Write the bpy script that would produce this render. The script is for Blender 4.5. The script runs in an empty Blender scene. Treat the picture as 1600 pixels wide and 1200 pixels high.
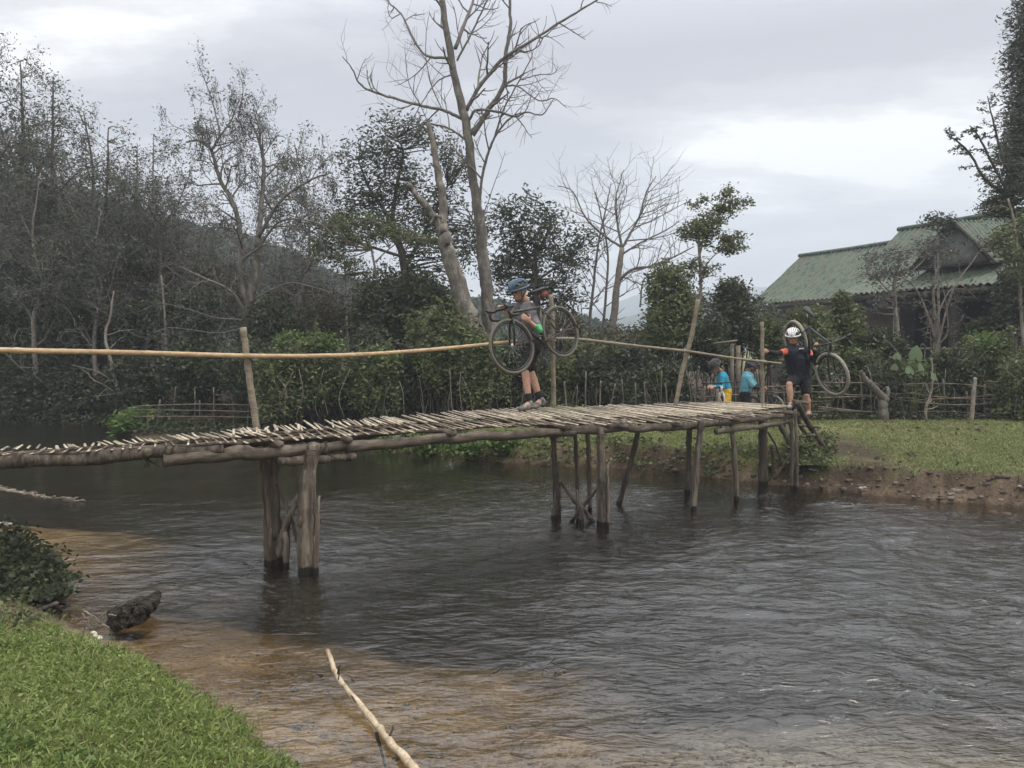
import bpy, math, random
import numpy as np
from mathutils import Vector, Matrix
random.seed(7); RNG = np.random.default_rng(7)
S = bpy.context.scene
COL = S.collection
R = math.radians

# ---------------------------------------------------------------- camera
EYE = 2.1; F = 1200.0; HOR = 540.0
PITCH = math.atan((600 - HOR) / F)
cd = bpy.data.cameras.new("camera"); cam = bpy.data.objects.new("camera", cd); COL.objects.link(cam)
cam.location = (0, 0, EYE); cam.rotation_euler = (R(90) - PITCH, 0, 0)
cd.sensor_width = 36; cd.lens = 36 * F / 1600; cd.clip_end = 6000; cd.clip_start = 0.05
S.camera = cam

# ---------------------------------------------------------------- world, sun, exposure
SUN_EL, SUN_AZ = R(62), R(125)          # azimuth clockwise from +Y (view direction)
w = bpy.data.worlds.new("World"); S.world = w; w.use_nodes = True
nt = w.node_tree; N = nt.nodes; Lk = nt.links; N.clear()
def nd(t, **kw):
    n = N.new(t)
    for k, v in kw.items(): setattr(n, k, v)
    return n
def mth(op, a, b=None, clamp=False):
    n = nd('ShaderNodeMath', operation=op); n.use_clamp = clamp
    for i, v in enumerate((a, b)):
        if v is None: continue
        if isinstance(v, (int, float)): n.inputs[i].default_value = v
        else: Lk.new(v, n.inputs[i])
    return n.outputs[0]
out = nd('ShaderNodeOutputWorld'); bg = nd('ShaderNodeBackground'); Lk.new(bg.outputs[0], out.inputs[0])
sky = nd('ShaderNodeTexSky', sky_type='NISHITA'); sky.sun_disc = False
sky.sun_elevation = SUN_EL; sky.sun_rotation = SUN_AZ; sky.air_density = 1; sky.dust_density = 3
tc = nd('ShaderNodeTexCoord'); sp = nd('ShaderNodeSeparateXYZ'); Lk.new(tc.outputs['Generated'], sp.inputs[0])
zz = mth('ADD', mth('MAXIMUM', sp.outputs[2], 0.0), 0.16)
u = mth('DIVIDE', sp.outputs[0], zz); v = mth('DIVIDE', sp.outputs[1], zz)
cb = nd('ShaderNodeCombineXYZ'); Lk.new(mth('MULTIPLY', u, 0.55), cb.inputs[0]); Lk.new(v, cb.inputs[1]); cb.inputs[2].default_value = 3.7
n1 = nd('ShaderNodeTexNoise'); n1.inputs['Scale'].default_value = 1.0; n1.inputs['Detail'].default_value = 6; n1.inputs['Roughness'].default_value = 0.52; n1.inputs['Distortion'].default_value = 0.35
Lk.new(cb.outputs[0], n1.inputs['Vector'])
n2 = nd('ShaderNodeTexNoise'); n2.inputs['Scale'].default_value = 2.6; n2.inputs['Detail'].default_value = 6; n2.inputs['Roughness'].default_value = 0.62
Lk.new(cb.outputs[0], n2.inputs['Vector'])
def lobe(px, py, sx, sy, amp):          # a broad bright or dark part of the cloud deck, in sky directions
    a0 = (px - 800) / F; e0 = (HOR - py) / F
    az = mth('DIVIDE', sp.outputs[0], mth('MAXIMUM', sp.outputs[1], 0.05)); el = mth('DIVIDE', sp.outputs[2], mth('MAXIMUM', sp.outputs[1], 0.05))
    da = mth('DIVIDE', mth('SUBTRACT', az, a0), sx / F); de = mth('DIVIDE', mth('SUBTRACT', el, e0), sy / F)
    q = mth('ADD', mth('MULTIPLY', da, da), mth('MULTIPLY', de, de))
    g = mth('MULTIPLY', mth('EXPONENT', mth('MULTIPLY', q, -1.0)), amp)
    return mth('MULTIPLY', g, mth('GREATER_THAN', sp.outputs[1], 0.05))
val = mth('ADD', mth('MULTIPLY', mth('SUBTRACT', n1.outputs[0], 0.5), 1.15), mth('MULTIPLY', mth('SUBTRACT', n2.outputs[0], 0.5), 1.25))
for a in ((1330, 230, 330, 70, .46), (1150, 330, 260, 60, .18), (60, 60, 420, 120, .22), (950, 30, 330, 100, -.30), (1450, 30, 330, 90, -.28),
          (480, 250, 300, 70, .10), (1350, 390, 220, 60, -.12), (200, 180, 260, 60, -.05), (760, 470, 420, 70, .16), (1050, 130, 200, 40, -.10)):
    val = mth('ADD', val, lobe(*a))
val = mth('ADD', mth('MULTIPLY', val, 1.75), 0.345)
ramp = nd('ShaderNodeValToRGB'); Lk.new(val, ramp.inputs[0])
cr = ramp.color_ramp; cr.interpolation = 'EASE'
cr.elements[0].position = 0.0; cr.elements[0].color = (.255, .252, .275, 1)
cr.elements[1].position = 1.0; cr.elements[1].color = (.72, .712, .695, 1)
e = cr.elements.new(.45); e.color = (.37, .366, .378, 1)
e = cr.elements.new(.7); e.color = (.49, .485, .478, 1)
mx = nd('ShaderNodeMix', data_type='RGBA'); mx.inputs[0].default_value = 0.93
sk = nd('ShaderNodeVectorMath', operation='SCALE'); Lk.new(sky.outputs[0], sk.inputs[0]); sk.inputs[3].default_value = 0.09
Lk.new(sk.outputs[0], mx.inputs[6]); Lk.new(ramp.outputs[0], mx.inputs[7])
low = nd('ShaderNodeMix', data_type='RGBA'); low.inputs[6].default_value = (.12, .13, .10, 1)
Lk.new(mx.outputs[2], low.inputs[7]); Lk.new(mth('ADD', mth('MULTIPLY', sp.outputs[2], 14.0), 1.0, clamp=True), low.inputs[0])
gain = mth('ADD', mth('MULTIPLY', mth('MULTIPLY', mth('SUBTRACT', sp.outputs[2], 0.35), 5.0, clamp=True), 1.9), 1.0)   # overcast sky, brightest overhead; boosted above the frame to brighten land and water
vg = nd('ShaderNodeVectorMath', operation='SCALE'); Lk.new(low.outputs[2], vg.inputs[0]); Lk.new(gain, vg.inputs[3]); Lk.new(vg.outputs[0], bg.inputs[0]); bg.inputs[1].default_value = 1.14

sl = bpy.data.lights.new("sun", 'SUN'); sl.energy = 1.3; sl.angle = R(24); sl.color = (1, .95, .88)
so = bpy.data.objects.new("sun", sl); COL.objects.link(so)
sd = Vector((math.sin(SUN_AZ) * math.cos(SUN_EL), math.cos(SUN_AZ) * math.cos(SUN_EL), math.sin(SUN_EL)))
so.rotation_euler = (-sd).to_track_quat('-Z', 'Y').to_euler()
S.view_settings.view_transform = 'Standard'; S.view_settings.look = 'None'; S.view_settings.exposure = 0.70; S.view_settings.gamma = 1
S.render.engine = 'CYCLES'; C = S.cycles
C.max_bounces = 7; C.transparent_max_bounces = 12; C.diffuse_bounces = 3; C.glossy_bounces = 3; C.transmission_bounces = 4; C.volume_bounces = 1
C.caustics_reflective = False; C.caustics_refractive = False; C.use_denoising = True

# ---------------------------------------------------------------- helpers
cp, spn = math.cos(PITCH), math.sin(PITCH)
def P(px, py, d):
    """world point seen at photo pixel (px,py) whose distance along +Y is d"""
    x = (px - 800) / F; y = (600 - py) / F
    X, Y, Z = x, cp + y * spn, -spn + y * cp
    k = d / Y
    return np.array((X * k, d, EYE + Z * k))
def G(px, d, z): return np.array(((px - 800) / F * d / (cp - 0 * spn), d, z))
def arr(p): return np.asarray(p, float)
def unit(v):
    v = arr(v); n = np.linalg.norm(v); return v / n if n > 1e-9 else v

class MB:
    def __init__(s): s.v = []; s.f4 = []; s.f3 = []; s.n = 0
    def add(s, v, f4=None, f3=None):
        v = np.asarray(v, np.float32).reshape(-1, 3)
        if f4 is not None and len(f4): s.f4.append(np.asarray(f4, np.int64).reshape(-1, 4) + s.n)
        if f3 is not None and len(f3): s.f3.append(np.asarray(f3, np.int64).reshape(-1, 3) + s.n)
        s.v.append(v); s.n += len(v)
    def mesh(s, name, smooth=True):
        v = np.concatenate(s.v) if s.v else np.zeros((0, 3), np.float32)
        f4 = np.concatenate(s.f4) if s.f4 else np.zeros((0, 4), np.int64)
        f3 = np.concatenate(s.f3) if s.f3 else np.zeros((0, 3), np.int64)
        me = bpy.data.meshes.new(name)
        me.vertices.add(len(v)); me.vertices.foreach_set('co', v.ravel())
        li = np.concatenate([f4.ravel(), f3.ravel()]).astype(np.int32)
        me.loops.add(len(li)); me.loops.foreach_set('vertex_index', li)
        n4, n3 = len(f4), len(f3)
        me.polygons.add(n4 + n3)
        ls = np.concatenate([np.arange(n4) * 4, n4 * 4 + np.arange(n3) * 3]).astype(np.int32)
        me.polygons.foreach_set('loop_start', ls)
        me.polygons.foreach_set('loop_total', np.concatenate([np.full(n4, 4), np.full(n3, 3)]).astype(np.int32))
        if smooth: me.polygons.foreach_set('use_smooth', np.ones(n4 + n3, bool))
        me.update(calc_edges=True)
        return me
    def obj(s, name, mat, parent=None, smooth=True, local=False):
        me = s.mesh(name, smooth)
        if mat: me.materials.append(mat)
        o = bpy.data.objects.new(name, me); COL.objects.link(o)
        if parent is not None:
            o.parent = parent
            if not local: o.matrix_parent_inverse = Matrix.Translation(-parent.location)   # built in world coordinates
        return o
    # shapes
    def tube(s, pts, rad, sides=6, cap=True, ell=None):
        pts = np.asarray(pts, float); n = len(pts)
        if n < 2: return
        rad = np.broadcast_to(np.asarray(rad, float), (n,)) if np.ndim(rad) else np.full(n, float(rad))
        t = np.gradient(pts, axis=0); t /= np.maximum(np.linalg.norm(t, axis=1, keepdims=True), 1e-9)
        ref = np.array((0, 0, 1.0)) if abs(t[:, 2]).mean() < .8 else np.array((1.0, 0, 0))
        a = np.cross(t, ref); a /= np.maximum(np.linalg.norm(a, axis=1, keepdims=True), 1e-9)
        b = np.cross(a, t)
        th = np.arange(sides) / sides * 2 * np.pi
        ring = (np.cos(th)[None, :, None] * a[:, None, :] + np.sin(th)[None, :, None] * b[:, None, :]) * rad[:, None, None] + pts[:, None, :]
        v = ring.reshape(-1, 3)
        i = np.arange(n - 1)[:, None] * sides; j = np.arange(sides)[None, :]; k = (j + 1) % sides
        f = np.stack([i + j, i + k, i + sides + k, i + sides + j], -1).reshape(-1, 4)
        f3 = None
        if cap:
            v = np.concatenate([v, pts[:1], pts[-1:]]); c0 = n * sides; jj = np.arange(sides); kk = (jj + 1) % sides
            f3 = np.concatenate([np.stack([np.full(sides, c0), kk, jj], -1), np.stack([np.full(sides, c0 + 1), (n - 1) * sides + jj, (n - 1) * sides + kk], -1)])
        s.add(v, f, f3)
    def ellip(s, c, r, rot=None, nu=12, nv=8, zmin=-1.0):
        r = np.broadcast_to(np.asarray(r, float), (3,))
        th = np.arange(nu) / nu * 2 * np.pi; ph = np.linspace(math.asin(max(-1, zmin)), math.pi / 2, nv + 1)
        v = np.stack([np.cos(ph)[:, None] * np.cos(th), np.cos(ph)[:, None] * np.sin(th), np.sin(ph)[:, None] * np.ones(nu)], -1).reshape(-1, 3) * r
        if rot is not None: v = v @ np.asarray(rot).T
        v = v + arr(c)
        i = np.arange(nv)[:, None] * nu; j = np.arange(nu)[None, :]; k = (j + 1) % nu
        s.add(v, np.stack([i + j, i + k, i + nu + k, i + nu + j], -1).reshape(-1, 4))
    def box(s, c, size, rot=None):
        q = np.array([(x, y, z) for x in (-.5, .5) for y in (-.5, .5) for z in (-.5, .5)]) * arr(size)
        if rot is not None: q = q @ np.asarray(rot).T
        s.add(q + arr(c), [(0, 1, 3, 2), (4, 6, 7, 5), (0, 4, 5, 1), (2, 3, 7, 6), (0, 2, 6, 4), (1, 5, 7, 3)])
    def leaves(s, c, L, W, up=0.25, droop=0.3, dirs=None):
        c = np.asarray(c, float); n = len(c)
        if n == 0: return
        a = RNG.normal(size=(n, 3)); a[:, 2] = a[:, 2] * .6 - droop
        if dirs is not None: a = a * .6 + dirs
        a /= np.linalg.norm(a, axis=1, keepdims=True)
        q = RNG.normal(size=(n, 3)); q[:, 2] *= .5
        b = np.cross(a, q); b /= np.maximum(np.linalg.norm(b, axis=1, keepdims=True), 1e-9)
        nn = np.cross(a, b)
        sc = RNG.uniform(.6, 1.35, (n, 1))
        a = a * L / 2 * sc; b = b * W / 2 * sc; nn = nn * W * .18 * sc
        v = np.stack([c - a, c + b - a * .15 + nn, c + a, c - b - a * .15 + nn], 1).reshape(-1, 3)
        i = np.arange(n)[:, None] * 4
        s.add(v, np.concatenate([i, i + 1, i + 2, i + 3], 1))

def tag(o, label=None, cat=None, group=None, kind=None):
    if label: o['label'] = label
    if cat: o['category'] = cat
    if group: o['group'] = group
    if kind: o['kind'] = kind
    return o
def thing(name, label, cat, loc, group=None):
    o = bpy.data.objects.new(name, None); COL.objects.link(o); o.location = [float(q) for q in loc]; o.empty_display_size = .1
    return tag(o, label, cat, group)
def spline(pts, n=8, jit=0.0):
    """Catmull-Rom through pts"""
    p = np.asarray(pts, float); q = np.vstack([2 * p[0] - p[1], p, 2 * p[-1] - p[-2]]); o = []
    for i in range(1, len(q) - 2):
        for t in np.linspace(0, 1, n, endpoint=False):
            o.append(.5 * (2 * q[i] + (q[i + 1] - q[i - 1]) * t + (2 * q[i - 1] - 5 * q[i] + 4 * q[i + 1] - q[i + 2]) * t * t + (3 * q[i] - q[i - 1] - 3 * q[i + 1] + q[i + 2]) * t ** 3))
    o.append(p[-1]); o = np.array(o)
    if jit: o[1:-1, :3] += RNG.normal(0, jit, (len(o) - 2, 3))
    return o

# ---------------------------------------------------------------- materials
MATS = {}
def newmat(name):
    m = bpy.data.materials.new(name); m.use_nodes = True; MATS[name] = m
    nt = m.node_tree; nt.nodes.clear(); return m, nt
def lin(c): return tuple(x for x in c) + (1,)
def ramp_node(nt, cols, pos=None):
    r = nt.nodes.new('ShaderNodeValToRGB'); e = r.color_ramp.elements
    pos = pos or [i / (len(cols) - 1) for i in range(len(cols))]
    e[0].position = pos[0]; e[0].color = lin(cols[0]); e[1].position = pos[-1]; e[1].color = lin(cols[-1])
    for c, q in zip(cols[1:-1], pos[1:-1]):
        k = e.new(q); k.color = lin(c)
    return r
def mat(name, cols, scale=8, rough=.8, bump=.3, stretch=(1, 1, 1), bscale=None, metal=0, pos=None, spec=.3, coat=0, bdist=.01, mottle=.7, wet=False):
    if name in MATS: return MATS[name]
    m, nt = newmat(name); o = nt.nodes.new('ShaderNodeOutputMaterial'); b = nt.nodes.new('ShaderNodeBsdfPrincipled')
    nt.links.new(b.outputs[0], o.inputs[0])
    t = nt.nodes.new('ShaderNodeTexCoord'); mp = nt.nodes.new('ShaderNodeMapping'); mp.inputs['Scale'].default_value = stretch
    nt.links.new(t.outputs['Object'], mp.inputs[0])
    n = nt.nodes.new('ShaderNodeTexNoise'); n.inputs['Scale'].default_value = scale; n.inputs['Detail'].default_value = 6; n.inputs['Roughness'].default_value = .65
    nt.links.new(mp.outputs[0], n.inputs['Vector'])
    r = ramp_node(nt, cols, pos or [.3 + .4 * i / (len(cols) - 1) for i in range(len(cols))]); nt.links.new(n.outputs[0], r.inputs[0])
    nf = nt.nodes.new('ShaderNodeTexNoise'); nf.inputs['Scale'].default_value = scale * 5.5; nf.inputs['Detail'].default_value = 8; nf.inputs['Roughness'].default_value = .75; nt.links.new(mp.outputs[0], nf.inputs['Vector'])
    rf = ramp_node(nt, [(.5, .5, .5), (1, 1, 1), (1.4, 1.4, 1.4)], [.34, .5, .68]); nt.links.new(nf.outputs[0], rf.inputs[0])
    mm = nt.nodes.new('ShaderNodeMix'); mm.data_type = 'RGBA'; mm.blend_type = 'MULTIPLY'; mm.inputs[0].default_value = mottle; nt.links.new(r.outputs[0], mm.inputs[6]); nt.links.new(rf.outputs[0], mm.inputs[7]); last = mm.outputs[2]
    if wet:                                                        # water-soaked wood up to an uneven line a hand above the river
        ge = nt.nodes.new('ShaderNodeNewGeometry'); sx = nt.nodes.new('ShaderNodeSeparateXYZ'); nt.links.new(ge.outputs['Position'], sx.inputs[0])
        a1 = nt.nodes.new('ShaderNodeMath'); a1.operation = 'MULTIPLY_ADD'; nt.links.new(nf.outputs[0], a1.inputs[0]); a1.inputs[1].default_value = -.16; nt.links.new(sx.outputs[2], a1.inputs[2])
        a2 = nt.nodes.new('ShaderNodeMath'); a2.operation = 'LESS_THAN'; nt.links.new(a1.outputs[0], a2.inputs[0]); a2.inputs[1].default_value = -.035
        m3 = nt.nodes.new('ShaderNodeMix'); m3.data_type = 'RGBA'; nt.links.new(a2.outputs[0], m3.inputs[0]); nt.links.new(last, m3.inputs[6]); m3.inputs[7].default_value = (.018, .015, .012, 1); last = m3.outputs[2]
    nt.links.new(last, b.inputs['Base Color'])
    b.inputs['Roughness'].default_value = rough; b.inputs['Metallic'].default_value = metal; b.inputs['Specular IOR Level'].default_value = spec
    if bump:
        n2 = nt.nodes.new('ShaderNodeTexNoise'); n2.inputs['Scale'].default_value = bscale or scale * 2.5; n2.inputs['Detail'].default_value = 5
        nt.links.new(mp.outputs[0], n2.inputs['Vector'])
        bp = nt.nodes.new('ShaderNodeBump'); bp.inputs['Strength'].default_value = bump; bp.inputs['Distance'].default_value = bdist
        nt.links.new(n2.outputs[0], bp.inputs['Height']); nt.links.new(bp.outputs[0], b.inputs['Normal'])
    return m
def leafmat(name, cols, rough=.55, trans=.3):
    m, nt = newmat(name); o = nt.nodes.new('ShaderNodeOutputMaterial')
    g = nt.nodes.new('ShaderNodeNewGeometry'); r = ramp_node(nt, cols); nt.links.new(g.outputs['Random Per Island'], r.inputs[0])
    b = nt.nodes.new('ShaderNodeBsdfPrincipled'); b.inputs['Roughness'].default_value = rough; b.inputs['Specular IOR Level'].default_value = .35
    nt.links.new(r.outputs[0], b.inputs['Base Color'])
    tr = nt.nodes.new('ShaderNodeBsdfTranslucent'); nt.links.new(r.outputs[0], tr.inputs[0])
    mxs = nt.nodes.new('ShaderNodeMixShader'); mxs.inputs[0].default_value = trans
    nt.links.new(b.outputs[0], mxs.inputs[1]); nt.links.new(tr.outputs[0], mxs.inputs[2]); nt.links.new(mxs.outputs[0], o.inputs[0])
    return m
def plain(name, c, rough=.5, metal=0, spec=.4):
    c = arr(c); return mat(name, [tuple(c * .8), tuple(c * 1.15)], scale=30, rough=rough, bump=.05, metal=metal, spec=spec)

L_DARK = leafmat('leaf_dark', [(.026, .034, .020), (.045, .056, .030), (.065, .08, .040), (.10, .115, .055)])
L_MID = leafmat('leaf_mid', [(.04, .055, .026), (.075, .095, .04), (.115, .145, .055), (.17, .20, .08), (.14, .12, .07)])
L_BRIGHT = leafmat('leaf_bright', [(.06, .10, .03), (.11, .17, .045), (.17, .24, .07)], trans=.35)
L_GREY = leafmat('leaf_grey', [(.05, .06, .045), (.075, .085, .06), (.105, .115, .08), (.14, .135, .10)])
L_TREE = leafmat('leaf_tree', [(.035, .045, .03), (.055, .068, .042), (.08, .095, .055), (.12, .13, .08)])
L_BROWN = leafmat('leaf_brown', [(.06, .045, .03), (.10, .08, .05), (.07, .08, .04), (.16, .13, .08)])
L_MOSS = leafmat('leaf_moss', [(.07, .075, .065), (.11, .115, .10), (.15, .15, .13)])
L_HILL = leafmat('leaf_hill', [(.02, .035, .018), (.035, .055, .025), (.05, .07, .03), (.065, .075, .04)])
BARK = mat('bark_grey', [(.07, .058, .048), (.13, .115, .095), (.27, .245, .205)], scale=5, stretch=(1, 1, .45), bump=1.0, bdist=.04)
BARKD = mat('bark_dark', [(.03, .025, .02), (.07, .06, .05), (.12, .105, .09)], scale=9, stretch=(1, 1, .3), bump=.7, bdist=.02)
TWIG = mat('twig_pale', [(.13, .11, .09), (.22, .19, .155), (.30, .265, .22)], scale=9, bump=.2)
TWIGB = mat('twig_bare', [(.10, .09, .08), (.17, .155, .135), (.25, .23, .20)], scale=9, bump=.2)
POST = mat('weathered_post', [(.035, .028, .022), (.13, .105, .08), (.28, .235, .18)], scale=14, stretch=(1, 1, .12), bump=1.0, bdist=.02, wet=True)
POSTD = mat('weathered_post_dark', [(.025, .02, .016), (.07, .055, .042), (.15, .12, .09)], scale=14, stretch=(1, 1, .12), bump=1.0, bdist=.02, wet=True)
BEAM = mat('bridge_log', [(.035, .028, .022), (.10, .08, .06), (.19, .155, .12)], scale=8, stretch=(.4, .4, 1.6), bump=.6, bdist=.015)
BAMBOO = mat('bamboo_tan', [(.24, .155, .08), (.40, .28, .155), (.56, .42, .26)], scale=9, stretch=(.4, 2, 4), rough=.45, bump=.12)
BAMBOOG = mat('bamboo_grey', [(.13, .105, .07), (.21, .175, .125), (.30, .255, .18)], scale=9, stretch=(.5, 2, 4), rough=.6, bump=.2)

def slatmat():
    m, nt = newmat('split_bamboo'); o = nt.nodes.new('ShaderNodeOutputMaterial'); b = nt.nodes.new('ShaderNodeBsdfPrincipled'); nt.links.new(b.outputs[0], o.inputs[0])
    g = nt.nodes.new('ShaderNodeNewGeometry'); r = ramp_node(nt, [(.10, .075, .055), (.36, .29, .20), (.52, .44, .32), (.66, .58, .45), (.44, .36, .25)]); nt.links.new(g.outputs['Random Per Island'], r.inputs[0])
    t = nt.nodes.new('ShaderNodeTexCoord'); n = nt.nodes.new('ShaderNodeTexNoise'); n.inputs['Scale'].default_value = 14; n.inputs['Detail'].default_value = 5; nt.links.new(t.outputs['Object'], n.inputs['Vector'])
    r2 = ramp_node(nt, [(.35, .33, .3), (1, 1, 1)], [.3, .62]); nt.links.new(n.outputs[0], r2.inputs[0])
    mm = nt.nodes.new('ShaderNodeMix'); mm.data_type = 'RGBA'; mm.blend_type = 'MULTIPLY'; mm.inputs[0].default_value = 1
    nt.links.new(r.outputs[0], mm.inputs[6]); nt.links.new(r2.outputs[0], mm.inputs[7]); nt.links.new(mm.outputs[2], b.inputs['Base Color'])
    b.inputs['Roughness'].default_value = .6; return m
SLAT = slatmat()

# ---------------------------------------------------------------- terrain
def fftnoise(nx, ny, beta=1.6, lo=1, hi=1e9, seed=0, anis=1.0):
    rg = np.random.default_rng(seed)
    kx = np.fft.fftfreq(nx)[:, None] * nx; ky = np.fft.fftfreq(ny)[None, :] * ny
    k = np.sqrt((kx * anis) ** 2 + ky ** 2); k[0, 0] = 1
    a = k ** (-beta) * (k >= lo) * (k <= hi); a[0, 0] = 0
    f = np.fft.ifft2(np.fft.fft2(rg.normal(size=(nx, ny))) * a).real
    return f / f.std()
def bil(img, fx, fy):
    nx, ny = img.shape; fx = np.mod(fx, nx); fy = np.mod(fy, ny)
    i = np.floor(fx).astype(int) % nx; j = np.floor(fy).astype(int) % ny; a = fx - np.floor(fx); b = fy - np.floor(fy)
    i1 = (i + 1) % nx; j1 = (j + 1) % ny
    return img[i, j] * (1 - a) * (1 - b) + img[i1, j] * a * (1 - b) + img[i, j1] * (1 - a) * b + img[i1, j1] * a * b
NZ = [fftnoise(256, 256, 1.3, seed=s) for s in range(6)]
def noise(X, Y, wl, s=0):               # smooth tiling noise, about unit variance; wl metres covers 1/16 of the tile
    q = 16.0 / wl
    return bil(NZ[s], np.asarray(X, float) * q, np.asarray(Y, float) * q)
def sstep(x, a, b):
    t = np.clip((np.asarray(x, float) - a) / (b - a), 0, 1); return t * t * (3 - 2 * t)
NEAR = np.array([(-60, 22), (-14, 12.3), (-9, 10.2), (-6.6, 8.9), (-5.6, 8.2), (-4.5, 7.5), (-3.95, 6.6), (-3.46, 5.85), (-2.68, 5.3), (-1.94, 4.7), (-1.31, 4.05), (-.95, 3.7), (-.3, 3.2), (1, 2.5), (4, 2.1), (10, 2.0), (60, -4)])
FARL = np.array([(-60, 30), (-25, 24), (-16, 22), (-14, 21), (-10.6, 20.3), (-9.0, 18.2), (-8.1, 17.0), (-5, 16.4), (-2.9, 15.7), (-1.2, 14.5), (0, 13.8), (1.07, 13.1), (2.15, 12.9), (3.1, 12.4), (4.2, 11.5), (4.57, 11.1), (5.3, 10.75), (6.6, 10.05), (8, 9.5), (12, 8.6), (20, 8), (60, 2)])
def shores(X):
    return np.interp(X, NEAR[:, 0], NEAR[:, 1]), np.interp(X, FARL[:, 0], FARL[:, 1])
GE = np.array([(-60, 22), (-9, 7.5), (-6, 5.6), (-3.4, 5.15), (-2.9, 5.08), (-2.4, 4.80), (-1.77, 4.28), (-1.23, 3.76), (-.92, 3.50), (-.5, 3.25), (0, 2.8), (1, 2.3), (10, 1.8), (60, -4)])
def gedge(X, Y): return np.interp(X, GE[:, 0], GE[:, 1]) - Y
def shallow(X, Y):
    """0 deep .. 1 shallow, from the sand bars of the bed"""
    s = np.zeros_like(X)
    for cx, cy, rx, ry, a in ((-.35, 5.6, 1.8, 1.3, .80), (-6.6, 9.4, 3.0, 2.2, .85), (1.5, 4.1, 2.6, 1.6, .88), (-1.3, 4.9, 1.6, 1.0, .85), (-3.2, 6.6, 1.5, 1.2, .6), (4.2, 3.8, 2.6, 1.0, .75)):
        s = np.maximum(s, a * np.exp(-(((X - cx) / rx) ** 2 + ((Y - cy) / ry) ** 2)))
    yn, _ = shores(X); T = np.interp(X, [-3.6, -2.2, -1, .4, .8, 2.5, 6], [1.0, 2.3, 3.0, 2.8, 2.7, 3.7, 4.4])  # sandy shallows, widened on the right where pale bed stands for sky reflection
    s = np.maximum(s, (.90 - .04 * sstep(X, 1.2, 3)) * (1 - sstep((Y - yn) - T + .16 * noise(X, Y, 3.0, 1) + .03 * noise(X, Y, .7, 4), -1.9, 1.3)))
    s = s - .45 * np.exp(-(((X - .12) / .22) ** 2 + ((Y - 4.1) / .8) ** 2)) * (noise(X, Y, .3, 5) > -.4)
    return np.clip(s * (.95 + .07 * noise(X, Y, 1.6, 3) + .02 * noise(X, Y, .4, 2)), 0, 1)
def terrain(X, Y):
    X = np.asarray(X, float); Y = np.asarray(Y, float)
    yn, yf = shores(X)
    yn = yn + .05 * noise(X, Y, .8, 0) + .08 * noise(X, Y, 2.5, 1); yf = yf + (.10 * noise(X, Y, .9, 2) + .13 * noise(X, Y, 2.5, 3))
    sn = (yn - Y) * .85; sf = (Y - yf) * .85
    water = (sn < 0) & (sf < 0)
    dd = np.minimum(-sn, -sf)
    sh = shallow(X, Y)
    bed = -(.06 + .95 * (1 - np.exp(-np.maximum(dd, 0) / 1.2))) * (1 - .80 * sh) - .02 + .012 * noise(X, Y, .5, 4)
    zn = .04 + .14 * sstep(sn, 0, .35) + .36 * sstep(sn, .2, 3.2) + .012 * noise(X, Y, .7, 4) * sstep(sn, 0, .4)
    right = sstep(X, -1.5, .5)
    zfr = .02 + .05 * sstep(sf, 0, .12) + .29 * sstep(sf, .10, .34) + .12 * sstep(sf, .4, 4.5)
    zfl = .02 + .40 * sstep(sf, 0, 2.6)
    zf = zfr * right + zfl * (1 - right) + (.012 * noise(X, Y, .6, 4) + .018 * noise(X, Y, 2, 5)) * sstep(sf, 0, .4)
    z = np.where(water, bed, np.where(sn >= 0, zn, zf))
    # soft join at the waterline
    return z, sn, sf
def TZ(x, y): return float(terrain(np.array([x]), np.array([y]))[0][0])

def axis(lo, hi, step, outer):
    a = list(np.arange(lo, hi, step)); l = []; q = lo; s = step
    while q > -outer: s *= 1.35; q -= s; l.append(q)
    r = []; q = a[-1]; s = step
    while q < outer: s *= 1.35; q += s; r.append(q)
    return np.array(l[::-1] + a + r)
def gridmesh(name, gx, gy, Z, m, col=None):
    nx, ny = len(gx), len(gy); XX, YY = np.meshgrid(gx, gy, indexing='ij')
    b = MB(); i = np.arange(nx - 1)[:, None] * ny; j = np.arange(ny - 1)[None, :]
    b.add(np.stack([XX, YY, Z], -1).reshape(-1, 3), np.stack([i + j, i + ny + j, i + ny + j + 1, i + j + 1], -1).reshape(-1, 4))
    o = b.obj(name, m)
    if col is not None:
        at = o.data.color_attributes.new('albedo', 'FLOAT_COLOR', 'POINT')
        c = np.ones((nx * ny, 4), np.float32); c[:, :3] = col.reshape(-1, 3); at.data.foreach_set('color', c.ravel())
    return o
gx = axis(-15, 12.5, .07, 1700); gy = axis(.8, 21, .07, 1700)
XX, YY = np.meshgrid(gx, gy, indexing='ij'); ZZ, SN, SF = terrain(XX, YY)
far_fade = sstep(np.hypot(XX, YY - 10), 30, 60); ZZ = ZZ * (1 - far_fade) + .5 * far_fade
def cmix(a, b, t): t = np.clip(t, 0, 1)[..., None]; return a * (1 - t) + b * t
nA = noise(XX, YY, .5, 0); nB = noise(XX, YY, 1.7, 1); nC = noise(XX, YY, .22, 2)
grassc = cmix(arr((.085, .10, .035)), arr((.15, .16, .06)), .5 + .35 * nB)
grassc = cmix(grassc, arr((.20, .16, .09)), .15 + .3 * nA)
dirt = cmix(arr((.055, .04, .028)), arr((.17, .125, .085)), .45 + .35 * nA + .25 * nC)
mud = cmix(arr((.10, .075, .05)), arr((.21, .16, .11)), .5 + .4 * nC)
sand = cmix(arr((.32, .21, .095)), arr((.56, .41, .23)), .4 + .3 * nA + .2 * nC)
skygrey_sand = arr((.54, .505, .43)); sand = cmix(sand, skygrey_sand * np.ones_like(sand), sstep(XX, .1, 1.3) * .9)  # grey sand, its paleness also standing in for sky reflected on the water
silt_reflection = cmix(arr((.014, .014, .010)), arr((.034, .031, .020)), .5 + .4 * nB)
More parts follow.
